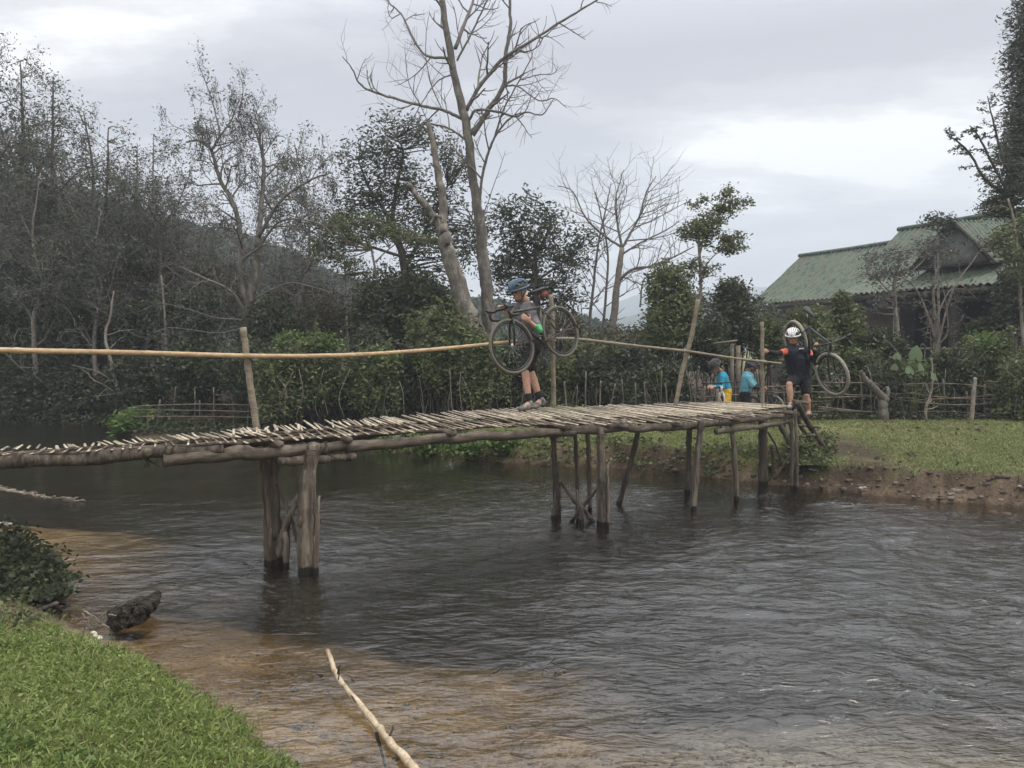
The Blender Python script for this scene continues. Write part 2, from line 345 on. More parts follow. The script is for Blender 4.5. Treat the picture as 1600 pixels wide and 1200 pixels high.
c = cmix(silt_reflection, sand, sstep(ZZ + .04 * nA + .04 * nC + .05 * nB, -.80, -.10) * sstep(-SF, .8, 3.5))  # dark bed also runs up the far shore, standing in for tree reflections
landn = sstep(gedge(XX, YY) + .04 * nA, -.02, .16) ; landn = np.clip(landn - .5 * (nA > 1.2), 0, 1)
c = np.where((SN > -.05)[..., None], cmix(mud, grassc, landn), c)
lip = sstep(SF + .06 * nC, .24, .36)
pathm = np.exp(-(((XX - 5.55 - (YY - 12) * .18) / .55) ** 2)) * sstep(YY, 10.5, 11.3) * (1 - sstep(YY, 13.2, 15.5))
farl = cmix(dirt, grassc, lip * (1 - .9 * pathm))
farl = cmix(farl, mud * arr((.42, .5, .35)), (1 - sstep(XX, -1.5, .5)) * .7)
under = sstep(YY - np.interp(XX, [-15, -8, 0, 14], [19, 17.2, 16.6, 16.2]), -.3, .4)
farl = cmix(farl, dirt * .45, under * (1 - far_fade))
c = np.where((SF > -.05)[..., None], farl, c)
def groundmat():
    m, nt = newmat('ground_soil'); o = nt.nodes.new('ShaderNodeOutputMaterial'); b = nt.nodes.new('ShaderNodeBsdfPrincipled'); nt.links.new(b.outputs[0], o.inputs[0])
    a = nt.nodes.new('ShaderNodeVertexColor'); a.layer_name = 'albedo'
    t = nt.nodes.new('ShaderNodeTexCoord'); n = nt.nodes.new('ShaderNodeTexNoise'); n.inputs['Scale'].default_value = 26; n.inputs['Detail'].default_value = 8; n.inputs['Roughness'].default_value = .7; nt.links.new(t.outputs['Object'], n.inputs['Vector'])
    r = ramp_node(nt, [(.45, .45, .42), (1.0, 1.0, 1.0), (1.5, 1.5, 1.45)], [.3, .5, .72]); nt.links.new(n.outputs[0], r.inputs[0])
    mm = nt.nodes.new('ShaderNodeMix'); mm.data_type = 'RGBA'; mm.blend_type = 'MULTIPLY'; mm.inputs[0].default_value = 1
    nt.links.new(a.outputs[0], mm.inputs[6]); nt.links.new(r.outputs[0], mm.inputs[7]); nt.links.new(mm.outputs[2], b.inputs['Base Color'])
    b.inputs['Roughness'].default_value = .95; b.inputs['Specular IOR Level'].default_value = .15
    bp = nt.nodes.new('ShaderNodeBump'); bp.inputs['Strength'].default_value = .9; bp.inputs['Distance'].default_value = .03
    nt.links.new(n.outputs[0], bp.inputs['Height']); nt.links.new(bp.outputs[0], b.inputs['Normal']); return m
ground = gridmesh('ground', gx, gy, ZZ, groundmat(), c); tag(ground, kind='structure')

# ---------------------------------------------------------------- water
def watermat():
    m, nt = newmat('river_water'); nn = nt.nodes.new; lk = nt.links.new
    o = nn('ShaderNodeOutputMaterial'); t = nn('ShaderNodeTexCoord')
    mp = nn('ShaderNodeMapping'); mp.inputs['Scale'].default_value = (.55, 1.25, 1); mp.inputs['Rotation'].default_value = (0, 0, R(-14)); lk(t.outputs['Object'], mp.inputs[0])
    a = nn('ShaderNodeTexNoise'); a.inputs['Scale'].default_value = 10; a.inputs['Detail'].default_value = 3; a.inputs['Roughness'].default_value = .55; a.inputs['Distortion'].default_value = .6; lk(mp.outputs[0], a.inputs['Vector'])
    b = nn('ShaderNodeTexNoise'); b.inputs['Scale'].default_value = 26; b.inputs['Detail'].default_value = 3; b.inputs['Distortion'].default_value = .4; lk(mp.outputs[0], b.inputs['Vector'])
    ad = nn('ShaderNodeMath'); ad.operation = 'MULTIPLY_ADD'; lk(b.outputs[0], ad.inputs[0]); ad.inputs[1].default_value = .30; lk(a.outputs[0], ad.inputs[2])
    bp = nn('ShaderNodeBump'); bp.inputs['Strength'].default_value = 1.0; bp.inputs['Distance'].default_value = .030; lk(ad.outputs[0], bp.inputs['Height'])
    at = nn('ShaderNodeAttribute'); at.attribute_name = 'chop'; ms = nn('ShaderNodeMath'); ms.operation = 'MULTIPLY'; lk(at.outputs['Fac'], ms.inputs[0]); ms.inputs[1].default_value = 1.0; lk(ms.outputs[0], bp.inputs['Strength'])
    gl = nn('ShaderNodeBsdfGlossy'); gl.inputs['Roughness'].default_value = .03; gl.inputs['Color'].default_value = (1, 1, 1, 1); lk(bp.outputs[0], gl.inputs['Normal'])
    tr = nn('ShaderNodeBsdfTransparent'); tr.inputs[0].default_value = (.95, .92, .84, 1)
    df = nn('ShaderNodeBsdfDiffuse'); df.inputs[0].default_value = (.075, .065, .042, 1)
    m1 = nn('ShaderNodeMixShader'); m1.inputs[0].default_value = .07; lk(tr.outputs[0], m1.inputs[1]); lk(df.outputs[0], m1.inputs[2])
    fr = nn('ShaderNodeFresnel'); fr.inputs[0].default_value = 1.75; lk(bp.outputs[0], fr.inputs['Normal'])
    m2 = nn('ShaderNodeMixShader'); lk(fr.outputs[0], m2.inputs[0]); lk(m1.outputs[0], m2.inputs[1]); lk(gl.outputs[0], m2.inputs[2]); lk(m2.outputs[0], o.inputs[0])
    return m
wx = axis(-13, 13, .035, 60); wy = axis(1.5, 22, .035, 26); wy = wy[wy > -6]
WX, WY = np.meshgrid(wx, wy, indexing='ij')
WV1 = fftnoise(512, 512, .9, lo=26, hi=110, seed=11, anis=1.9)      # tile 12 m: wavelengths 11-46 cm
WV2 = fftnoise(512, 512, .6, lo=9, hi=30, seed=12, anis=2.0)
ca, sa = math.cos(R(-12)), math.sin(R(-12)); UX = WX * ca - WY * sa; UY = WX * sa + WY * ca
UX = UX + .25 * noise(WX, WY, 4, 1); UY = UY + .3 * noise(WX, WY, 4, 2)
h = .0048 * bil(WV1, UX / 12 * 512, UY / 12 * 512) + .0064 * bil(WV2, UX / 12 * 512, UY / 12 * 512)
amp = .75 + .35 * noise(WX, WY, 5, 3)
amp = amp * (1 - .55 * np.exp(-(((WX + 7) / 5) ** 2 + ((WY - 9) / 3.5) ** 2))) * (1 - .6 * sstep(WY - np.interp(WX, FARL[:, 0], FARL[:, 1]), -2.4, -.4)) * (1 + .8 * np.exp(-(((WX - 2.8) / 2.2) ** 2 + ((WY - 5.2) / 1.8) ** 2)))
amp = amp * (1 - .45 * np.exp(-(((WX + .9) / 2.0) ** 2 + ((WY - 4.9) / 1.3) ** 2)))
amp = np.clip(amp, .12, 2.0) * (1 - sstep(np.abs(WX), 12, 14))
wat = gridmesh('water', wx, wy, h * amp, watermat())
tag(wat, kind='structure')
fa = wat.data.attributes.new('chop', 'FLOAT', 'POINT'); fa.data.foreach_set('value', np.clip(amp, .15, 1.3).astype(np.float32).ravel())

# ---------------------------------------------------------------- hills far behind
def ridge(name, pts, Yr, Yfront, depth, m, rough=1.0, wl=20, nx=260, ny=50, base=.3):
    """terrain ridge whose skyline passes the photo pixels pts at distance Yr"""
    pts = np.array(pts, float); xs = np.array([P(a, b, Yr)[0] for a, b in pts]); zs = np.array([P(a, b, Yr)[2] for a, b in pts])
    X = np.linspace(xs[0], xs[-1], nx); Y = np.concatenate([np.linspace(Yfront, Yr, ny), np.linspace(Yr, Yr + depth, 12)[1:]])
    GX, GY = np.meshgrid(X, Y, indexing='ij')
    top = np.interp(GX, xs, zs)
    t = np.clip((GY - Yfront) / (Yr - Yfront), 0, 1); prof = np.where(GY <= Yr, np.sin(t * np.pi / 2) ** 1.2, np.cos(np.clip((GY - Yr) / depth, 0, 1) * np.pi / 2))
    Z = base + (top - base) * prof + rough * noise(GX, GY, wl, 1) * (.3 + .7 * t)
    o = gridmesh(name, X, Y, Z, m); return tag(o, kind='structure'), (GX, GY, Z)
HILLM = mat('hill_forest', [(.018, .026, .014), (.035, .05, .024), (.06, .07, .04)], scale=.25, bump=1, bscale=.6, bdist=1.0)
_, (HX, HY, HZ) = ridge('hill', [(-700, 330), (-300, 290), (0, 310), (150, 315), (230, 347), (300, 368), (420, 395), (480, 425), (540, 452), (620, 474), (760, 492), (880, 512), (960, 535)], 125, 48, 60, HILLM, rough=.6, wl=12)
MTM = mat('mountain_forest', [(.03, .05, .05), (.05, .08, .07)], scale=.03, bump=.6, bscale=.08, bdist=6)
ridge('mountain', [(500, 520), (700, 500), (820, 500), (900, 500), (945, 486), (985, 468), (1030, 476), (1080, 470), (1100, 460), (1150, 458), (1230, 455), (1330, 448), (1500, 430), (1700, 440), (2000, 470)], 950, 420, 300, MTM, rough=3, wl=90)
ridge('mountain', [(860, 530), (960, 508), (1010, 492), (1060, 476), (1110, 463), (1180, 462), (1260, 458), (1400, 450), (1600, 470)], 430, 200, 120, MTM, rough=2, wl=50)
# wood on the near hill: read as one mass
hb = MB(); k = RNG.integers(0, HX.size, 9000); cx = HX.ravel()[k]; cy = HY.ravel()[k]; cz = HZ.ravel()[k]
cl = np.stack([cx, cy, cz], 1); keep = (cy < 128) & (cx > -85) & (cx < 12); cl = cl[keep]
pp = np.repeat(cl, 16, 0); rr = RNG.normal(size=pp.shape); rr /= np.linalg.norm(rr, axis=1, keepdims=True); rr[:, 2] = np.abs(rr[:, 2]); sc = np.repeat(RNG.uniform(.5, 1.5, (len(cl), 1)), 16, 0)
hb.leaves(pp + rr * sc * arr((1, 1, 1.3)), .75, .5, droop=0)
tag(hb.obj('hillside_wood', L_HILL, smooth=False), 'dark forest covering the hill behind the left trees', 'forest', kind='stuff')

# ---------------------------------------------------------------- bridge
NL = np.array([(-6.5, 4.6), (-3.93, 5.95), (-1.89, 7.15), (1.05, 8.88), (2.30, 9.75), (3.02, 10.4), (4.1, 11.2), (5.2, 12.1)])
def near_at(px):
    k = (px - 800) / F
    for (x0, y0), (x1, y1) in zip(NL[:-1], NL[1:]):
        # x0+t*dx = k*(y0+t*dy)/cos-ish  (pitch is tiny: use the exact unprojection)
        kk = k / (cp - 0) ; t = (kk * y0 - x0) / ((x1 - x0) - kk * (y1 - y0))
        if 0 <= t <= 1: return np.array((x0 + t * (x1 - x0), y0 + t * (y1 - y0)))
    return NL[0].copy()
ST = [(-230, 712, .85, -.085), (0, 706, .9, -.085), (150, 700, .9, -.075), (300, 690, .85, -.05), (420, 684, .9, -.03), (600, 673, .95, -.01), (750, 664, 1.1, .0), (870, 659, 1.25, .01), (1000, 656, 1.35, .03), (1100, 652, 1.35, .03), (1240, 637, 1.2, -.02)]
NN = unit((-.56, .83, 0))[:2]
sn_ = []; sf_ = []
for px, py, wd, dz in ST:
    a = near_at(px); z = P(px, py, a[1])[2]
    sn_.append((a[0], a[1], z)); b = a + NN * wd; sf_.append((b[0], b[1], z + dz))
NE = spline(sn_, 12); FE = spline(sf_, 12)
cum = np.concatenate([[0], np.cumsum(np.linalg.norm(np.diff(NE, axis=0), axis=1))])
def deck(s):
    """near and far edge point at distance s along the bridge"""
    return np.array([np.interp(s, cum, NE[:, i]) for i in range(3)]), np.array([np.interp(s, cum, FE[:, i]) for i in range(3)])
def s_at(px):
    a = near_at(px); return cum[np.argmin(np.hypot(NE[:, 0] - a[0], NE[:, 1] - a[1]))]
SEND = cum[-1]
bl = deck(SEND / 2)[0]
bridge = thing('footbridge', 'long narrow footbridge of bamboo slats on rough log posts across the river', 'bridge', (bl[0], bl[1], 0))

def slat(b, p0, p1, wd, th, twist=0.0):
    """a split bamboo strip with an arched section, p0-p1 its centre line"""
    d = unit(p1 - p0); side = unit(np.cross(d, (0, 0, 1.0))); up = np.cross(side, d)
    side2 = side * math.cos(twist) + up * math.sin(twist); up2 = np.cross(side2, d)
    prof = [(-.5, 0), (-.28, .62), (0, .85), (.28, .62), (.5, 0), (.28, -.25), (-.28, -.25)]
    m = (p0 + p1) / 2 + up * random.uniform(-.006, .006)
    rows = []
    for q, k in ((p0, .85), (m, 1.0), (p1, .8)):
        for x, y in prof: rows.append(q + side2 * x * wd * k + up2 * y * th)
    n = 7; f = []
    for i in range(2):
        for j in range(n):
            f.append((i * n + j, i * n + (j + 1) % n, (i + 1) * n + (j + 1) % n, (i + 1) * n + j))
    tri = [(0, j + 1, j) for j in range(1, n - 1)] + [(2 * n, 2 * n + j, 2 * n + j + 1) for j in range(1, n - 1)]
    b.add(rows, f, tri)
def slatrun(name, sa_, sb_, step, t0, t1, lift, label=None, skew=0.10, j0=.035):
    b = MB(); s = sa_
    while s < sb_:
        n0, f0 = deck(s + random.gauss(0, .012)); n1, f1 = deck(min(SEND, s + skew + random.gauss(0, .013)))
        a0 = t0 + random.gauss(0, j0); a1 = t1 + random.gauss(0, .04)
        if random.random() < .1: a1 -= random.uniform(.1, .4)
        if random.random() < .07: a0 += random.uniform(.05, .2)
        z = lift + random.uniform(-.006, .012)
        p0 = n0 * (1 - a0) + f0 * a0 + arr((0, 0, z)); p1 = n1 * (1 - a1) + f1 * a1 + arr((0, 0, z + random.gauss(.004, .007)))
        slat(b, p0, p1, random.uniform(.018, .036), .007, random.gauss(0, .15)); s += step * random.uniform(.7, 1.3)
    return b.obj(name, SLAT, bridge)
sA, sB, sC, sD = s_at(425), s_at(830), s_at(1075), SEND
slatrun('slat_panel', 0, sA + .1, .046, .05, 1.03, .012, skew=.05, j0=.10)
slatrun('slat_panel', sA - .25, sB, .040, .26, 1.03, .030, skew=.15, j0=.08)
slatrun('slat_panel', sB - .1, sC, .038, .06, 1.03, .030, skew=.20, j0=.10)
slatrun('slat_panel', sC - .1, sD - .02, .044, .0, 1.02, .03, skew=-.05)
# second, sparser layer that peeps out below, and long strips running with the deck
slatrun('slat_panel', .3, sD - .4, .085, -.08, .8, -.025, skew=.13, j0=.05)
b = MB()
for t in (.12, .5, .88):
    for lo, hi in ((0, sA + .3), (sA - .3, sB + .2), (sB - .2, sD)):
        q = [deck(s) for s in np.linspace(lo, hi, 14)]
        pts = np.array([n * (1 - t) + f * t + arr((0, 0, -.035)) for n, f in q]) + RNG.normal(0, .006, (14, 3))
        b.tube(pts, .022, 6)
b.obj('joist', BEAM, bridge)
def beam(t, lo, hi, r, dz, m=BEAM, jit=.008):
    q = [deck(s) for s in np.linspace(lo, hi, 12)]
    pts = np.array([n * (1 - t) + f * t + arr((0, 0, dz)) for n, f in q]) + RNG.normal(0, jit, (12, 3))
    rr = r * .85 * (1 + .08 * RNG.normal(size=12)) * np.linspace(1.12, .88, 12)
    b = MB(); pts2 = spline(pts, 4); rr2 = np.interp(np.linspace(0, 1, len(pts2)), np.linspace(0, 1, 12), rr)
    rr2[::9] *= 1.14
    b.tube(pts2, rr2, 10); return b.obj('beam', m, bridge)
beam(.02, 0, s_at(350), .056, -.085, POSTD); beam(.04, s_at(250), s_at(560), .066, -.135); beam(.04, s_at(535), s_at(900), .062, -.13)
beam(.03, s_at(440), s_at(563), .05, -.235, POST); beam(.05, s_at(880), s_at(1125), .055, -.105); beam(.03, s_at(1060), SEND, .05, -.10)
beam(.03, s_at(1120), SEND - .02, .042, -.21); beam(.92, 0, s_at(560), .055, -.11, POSTD); beam(.93, s_at(520), s_at(960), .055, -.12, POSTD); beam(.93, s_at(930), SEND, .05, -.11, POSTD)
b = MB(); b.tube(spline([P(905, 668, 8.95), P(940, 665, 9.0), P(978, 661, 9.1)], 5), [.04] * 4 + [.055] * 7, 8); b.obj('beam', POST, bridge)
for px in (45, 232, 440, 545, 700, 880, 965, 1060, 1145, 1225):   # cross bearers, their ends showing under the slats
    n, f = deck(s_at(px)); d = f - n; b = MB(); z = arr((0, 0, -.06)); b.tube(np.array([n - d * .08 + z, n + d * .5 + z * 1.2, f + d * .06 + z]), [.034, .037, .03], 8); b.obj('cross_bearer', BEAM, bridge)

def post(pts, r, m=POST, name='post', rough=.09, split=0, sides=10):
    """an upright log given by photo pixels and distances, top first"""
    q = spline([P(*p) for p in pts], 7); n = len(q)
    rr = np.interp(np.linspace(0, 1, n), np.linspace(0, 1, len(r)), r) * (1 + (rough if name != 'rail_post' else .02) * RNG.normal(size=n))
    q[:, :2] += RNG.normal(0, .003, (n, 2))
    rr = rr * (.78 if name == 'rail_post' else .88)
    b = MB(); b.tube(q, rr, sides)
    for _ in range(split):                                            # splinters and slabs standing off the log
        a = random.uniform(0, 6.28); k0 = random.randint(0, n // 2); k1 = random.randint(n // 2 + 2, n)
        off = arr((math.cos(a), math.sin(a), 0))[None] * rr[k0:k1, None] * .85
        if k1 - k0 > 2: b.tube(q[k0:k1] + off, rr[k0:k1] * random.uniform(.25, .45), 5)
    return b.obj(name, m, bridge)
D0 = 7.2
# left trestle
post([(407, 698, 7.28), (418, 770, 7.3), (421, 860, 7.3), (420, 905, 7.3)], [.045, .055, .06, .065], POSTD, split=2)
post([(432, 690, 7.32), (427, 760, 7.34), (431, 840, 7.36), (437, 903, 7.38)], [.05, .055, .085, .09], POSTD, split=4)
post([(491, 694, 7.1), (482, 750, 7.1), (479, 820, 7.1), (478, 915, 7.1)], [.07, .085, .098, .105], POST, split=7, sides=12)
post([(498, 775, 7.05), (495, 840, 7.05), (492, 915, 7.05)], [.012, .03, .034], POST)
post([(445, 830, 7.25), (447, 870, 7.22), (444, 908, 7.2)], [.03, .035, .028], POST, 'brace')
post([(474, 757, 7.15), (458, 796, 7.2), (443, 830, 7.25), (436, 868, 7.3)], [.03, .032, .036, .04], POST, 'brace')
post([(434, 755, 7.3), (449, 795, 7.27), (465, 843, 7.2)], [.02, .022, .022], POSTD, 'brace')
post([(452, 800, 7.3), (450, 860, 7.3), (448, 910, 7.3)], [.016, .02, .02], POSTD, 'brace')
# middle trestle
post([(864, 662, 9.3), (866, 720, 9.3), (870, 775, 9.3), (868, 830, 9.3)], [.04, .045, .055, .085], POSTD, split=3)
post([(876, 752, 9.25), (868, 780, 9.25), (862, 825, 9.25)], [.025, .03, .03], POST)
post([(938, 668, 8.9), (940, 720, 8.9), (943, 780, 8.9), (942, 840, 8.9)], [.035, .045, .055, .06], POST, split=5, sides=12)
post([(949, 725, 8.85), (950, 780, 8.85), (949, 835, 8.85)], [.015, .022, .025], POST)
post([(935, 690, 8.95), (934, 760, 8.95), (935, 835, 8.95)], [.018, .02, .024], POST)
post([(898, 665, 9.9), (901, 730, 9.9), (903, 800, 9.9)], [.032, .03, .03], POSTD)
post([(917, 666, 9.7), (920, 720, 9.7), (922, 800, 9.7)], [.034, .032, .034], POSTD)
post([(876, 752, 9.2), (897, 782, 9.15), (915, 800, 9.1), (932, 825, 9.05)], [.02, .028, .03, .035], POSTD, 'brace')
post([(935, 762, 9.0), (914, 788, 9.05), (900, 806, 9.1), (888, 822, 9.1)], [.02, .026, .028, .02], POSTD, 'brace')
post([(901, 765, 9.1), (903, 795, 9.1), (902, 825, 9.1)], [.018, .022, .024], POST, 'brace')
post([(909, 790, 9.0), (909, 812, 9.0), (911, 832, 9.0)], [.03, .034, .036], POSTD, 'brace')
# right hand posts
post([(999, 663, 9.95), (990, 705, 10.0), (978, 750, 10.05), (964, 797, 10.1)], [.036, .04, .042, .045], POSTD)
post([(1077, 656, 10.9), (1076, 710, 10.9), (1073, 790, 10.9)], [.045, .048, .05], POSTD)
post([(1096, 653, 9.75), (1090, 710, 9.75), (1083, 812, 9.75)], [.043, .047, .043], POST, split=1)
post([(1143, 657, 10.4), (1147, 715, 10.4), (1152, 795, 10.4)], [.04, .038, .042], POST)
post([(1193, 656, 11.6), (1192, 700, 11.6), (1192, 770, 11.6)], [.075, .07, .075], POSTD, split=5)
post([(1236, 655, 11.2), (1238, 700, 11.2), (1238, 780, 11.2)], [.034, .034, .036], POST)
post([(1242, 640, 11.15), (1245, 700, 11.15), (1245, 772, 11.15)], [.028, .028, .03], POST)
post([(1205, 695, 11.7), (1208, 730, 11.7), (1206, 765, 11.7)], [.03, .028, .03], POSTD)
post([(1218, 662, 11.8), (1232, 690, 11.75), (1244, 720, 11.7)], [.05, .045, .05], POSTD, 'brace')
post([(1246, 690, 11.5), (1225, 725, 11.5), (1210, 748, 11.4)], [.03, .028, .025], POSTD, 'brace')
post([(1200, 675, 11.6), (1214, 700, 11.6), (1224, 735, 11.6)], [.02, .02, .02], POSTD, 'brace')
# handrail posts and rails
post([(380, 512, 7.95), (386, 560, 7.95), (394, 620, 7.95), (403, 690, 7.95)], [.043, .044, .046, .046], BAMBOOG, 'rail_post')
post([(861, 460, 10.15), (864, 520, 10.15), (865, 600, 10.15), (866, 670, 10.15)], [.038, .038, .04, .04], BAMBOOG, 'rail_post')
post([(1091, 468, 11.0), (1079, 530, 11.0), (1064, 590, 11.0), (1050, 660, 11.0)], [.040, .042, .042, .036], BAMBOOG, 'rail_post')
post([(1191, 503, 12.0), (1191, 560, 12.0), (1192, 655, 12.0), (1192, 700, 12.0)], [.036, .037, .04, .04], BAMBOOG, 'rail_post')
def rail(pts, r0, r1, m):
    q = spline([P(*p) for p in pts], 12); n = len(q); L = np.concatenate([[0], np.cumsum(np.linalg.norm(np.diff(q, axis=0), axis=1))])
    t = np.linspace(0, L[-1], 160); q = np.stack([np.interp(t, L, q[:, i]) for i in range(3)], 1)
    r = np.linspace(r0, r1, 160); ph = (t % .36) / .36; r = r * (1 + .16 * np.exp(-((ph - .5) / .05) ** 2) - .06 * np.exp(-((ph - .42) / .04) ** 2))
    b = MB(); b.tube(q, r, 12); return b.obj('handrail', m, bridge)
rail([(-260, 539, 6.3), (0, 547, 7.0), (200, 551, 7.45), (385, 556, 7.87), (500, 556, 8.2), (600, 552, 8.7), (700, 544, 9.2), (790, 535, 9.75), (862, 529, 10.05)], .027, .021, BAMBOO)
rail([(868, 529, 10.12), (905, 530, 10.3), (1000, 541, 10.7), (1075, 549, 10.95), (1150, 560, 11.6), (1220, 568, 12.05)], .020, .016, BAMBOOG)
for (px, py, d) in ((385, 558, 7.92), (863, 530, 10.1), (1192, 565, 11.98)):
    c = P(px, py, d); b = MB()
    for k in range(5):
        th = np.linspace(0, 6.28, 12); til = random.uniform(-.8, .8); a = np.stack([np.cos(th) * .052, np.sin(th) * .052, np.sin(th + k) * .035 * til + (k - 2) * .009], 1)
        b.tube(a + c, .006, 5)
    b.obj('lashing', BAMBOOG, bridge)
for (px, py, d, r) in ((424, 712, 7.25, .07), (487, 705, 7.08, .082), (940, 680, 8.88, .055), (866, 684, 9.28, .055), (1095, 668, 9.73, .052), (1144, 672, 10.38, .048), (1192, 668, 11.55, .085), (942, 750, 8.86, .06)):
    c = P(px, py, d); b = MB()
    for k in range(4): th = np.linspace(0, 6.28, 14); b.tube(np.stack([np.cos(th) * r, np.sin(th) * r, np.sin(th + k) * .012 + (k - 2) * .008], 1) + c, .0035, 4)
    b.obj('lashing', POSTD, bridge)
# ladder at the far end
lad = MB(); lad.tube(spline([P(1246, 628, 11.35), P(1262, 660, 11.6), P(1292, 706, 11.9)], 5), .04, 8); ladder = lad.obj('ladder', POSTD, bridge)
lad = MB(); lad.tube(spline([P(1238, 632, 12.1), P(1250, 664, 12.35), P(1275, 700, 12.6)], 5), .035, 8); o_ = lad.obj('stringer', POSTD, ladder, local=True); o_.matrix_parent_inverse = Matrix.Identity(4)
ladder_children = [o_]
for (x0, y0, x1, y1, r) in ((1238, 626, 1262, 630, .025), (1250, 650, 1276, 648, .022), (1232, 663, 1282, 668, .02), (1243, 683, 1272, 680, .026)):
    lad = MB(); lad.tube(np.array([P(x0, y0, 12.3), P(x1, y1, 11.5)]), r, 7); o_ = lad.obj('rung', POST, ladder, local=True)
#                                                                    loose lashings and twigs hanging under the beams
for px, py, d in ((448, 702, 7.2), (510, 700, 7.1), (505, 705, 7.1), (232, 712, 6.5), (230, 716, 6.5), (700, 688, 8), (930, 672, 9), (1040, 672, 9.6), (1193, 640, 11), (1128, 662, 10)):
    b = MB()
    for _ in range(3):
        p = P(px + random.uniform(-6, 6), py - 10, d); b.tube(np.array([p, p + arr((random.gauss(0, .03), 0, -.06)), p + arr((random.gauss(0, .08), 0, -.13))]), .0045, 4)
    b.obj('loose_lashing', POSTD, bridge)

# ---------------------------------------------------------------- bicycles
RUB = plain('tyre_dusty', (.13, .115, .09), .9); RUBT = mat('tyre_tan', [(.20, .18, .14), (.34, .31, .25)], scale=20, rough=.9, bump=.1)
METB = plain('metal_black', (.02, .02, .022), .35); METS = plain('metal_silver', (.28, .28, .28), .4, 1.0); CLB = plain('black_plastic', (.02, .02, .02), .5)
def wheel(parent, c, Rw, tw, steer, axis, tyre_m, spokes=24):
    """wheel at c in the bicycle's frame; returns the tyre-bearing part"""
    A = np.array([[math.cos(steer), -math.sin(steer), 0], [math.sin(steer), math.cos(steer), 0], [0, 0, 1]])
    th = np.linspace(0, 2 * np.pi, 49); ring = lambda r, y=0: np.stack([np.cos(th) * r, np.full(49, y), np.sin(th) * r], 1) @ A.T + c
    b = MB(); b.tube(ring(Rw - tw), tw, 8, cap=False); tyre = b
    wh = MB(); wh.tube(ring(Rw - 2 * tw - .012), .011, 6, cap=False)
    o = wh.obj('wheel', METB, parent, local=True)
    tyre.obj('tyre', tyre_m, o, local=True)
    sp_ = MB()
    for i in range(spokes):
        a = i / spokes * 6.2832; s = 1 if i % 2 else -1
        sp_.tube(np.array([(math.cos(a + s * .25) * .02, s * .028, math.sin(a + s * .25) * .02), (math.cos(a) * (Rw - 2 * tw - .01), 0, math.sin(a) * (Rw - 2 * tw - .01))]) @ A.T + c, .0018, 3)
    sp_.tube(np.array([(0, -.045, 0), (0, .045, 0)]) @ A.T + c, .018, 8); sp_.tube(np.array([(0, .028, 0), (0, .031, 0)]) @ A.T + c, .04, 16)
    sp_.obj('spokes', METS, o, local=True)
    return o
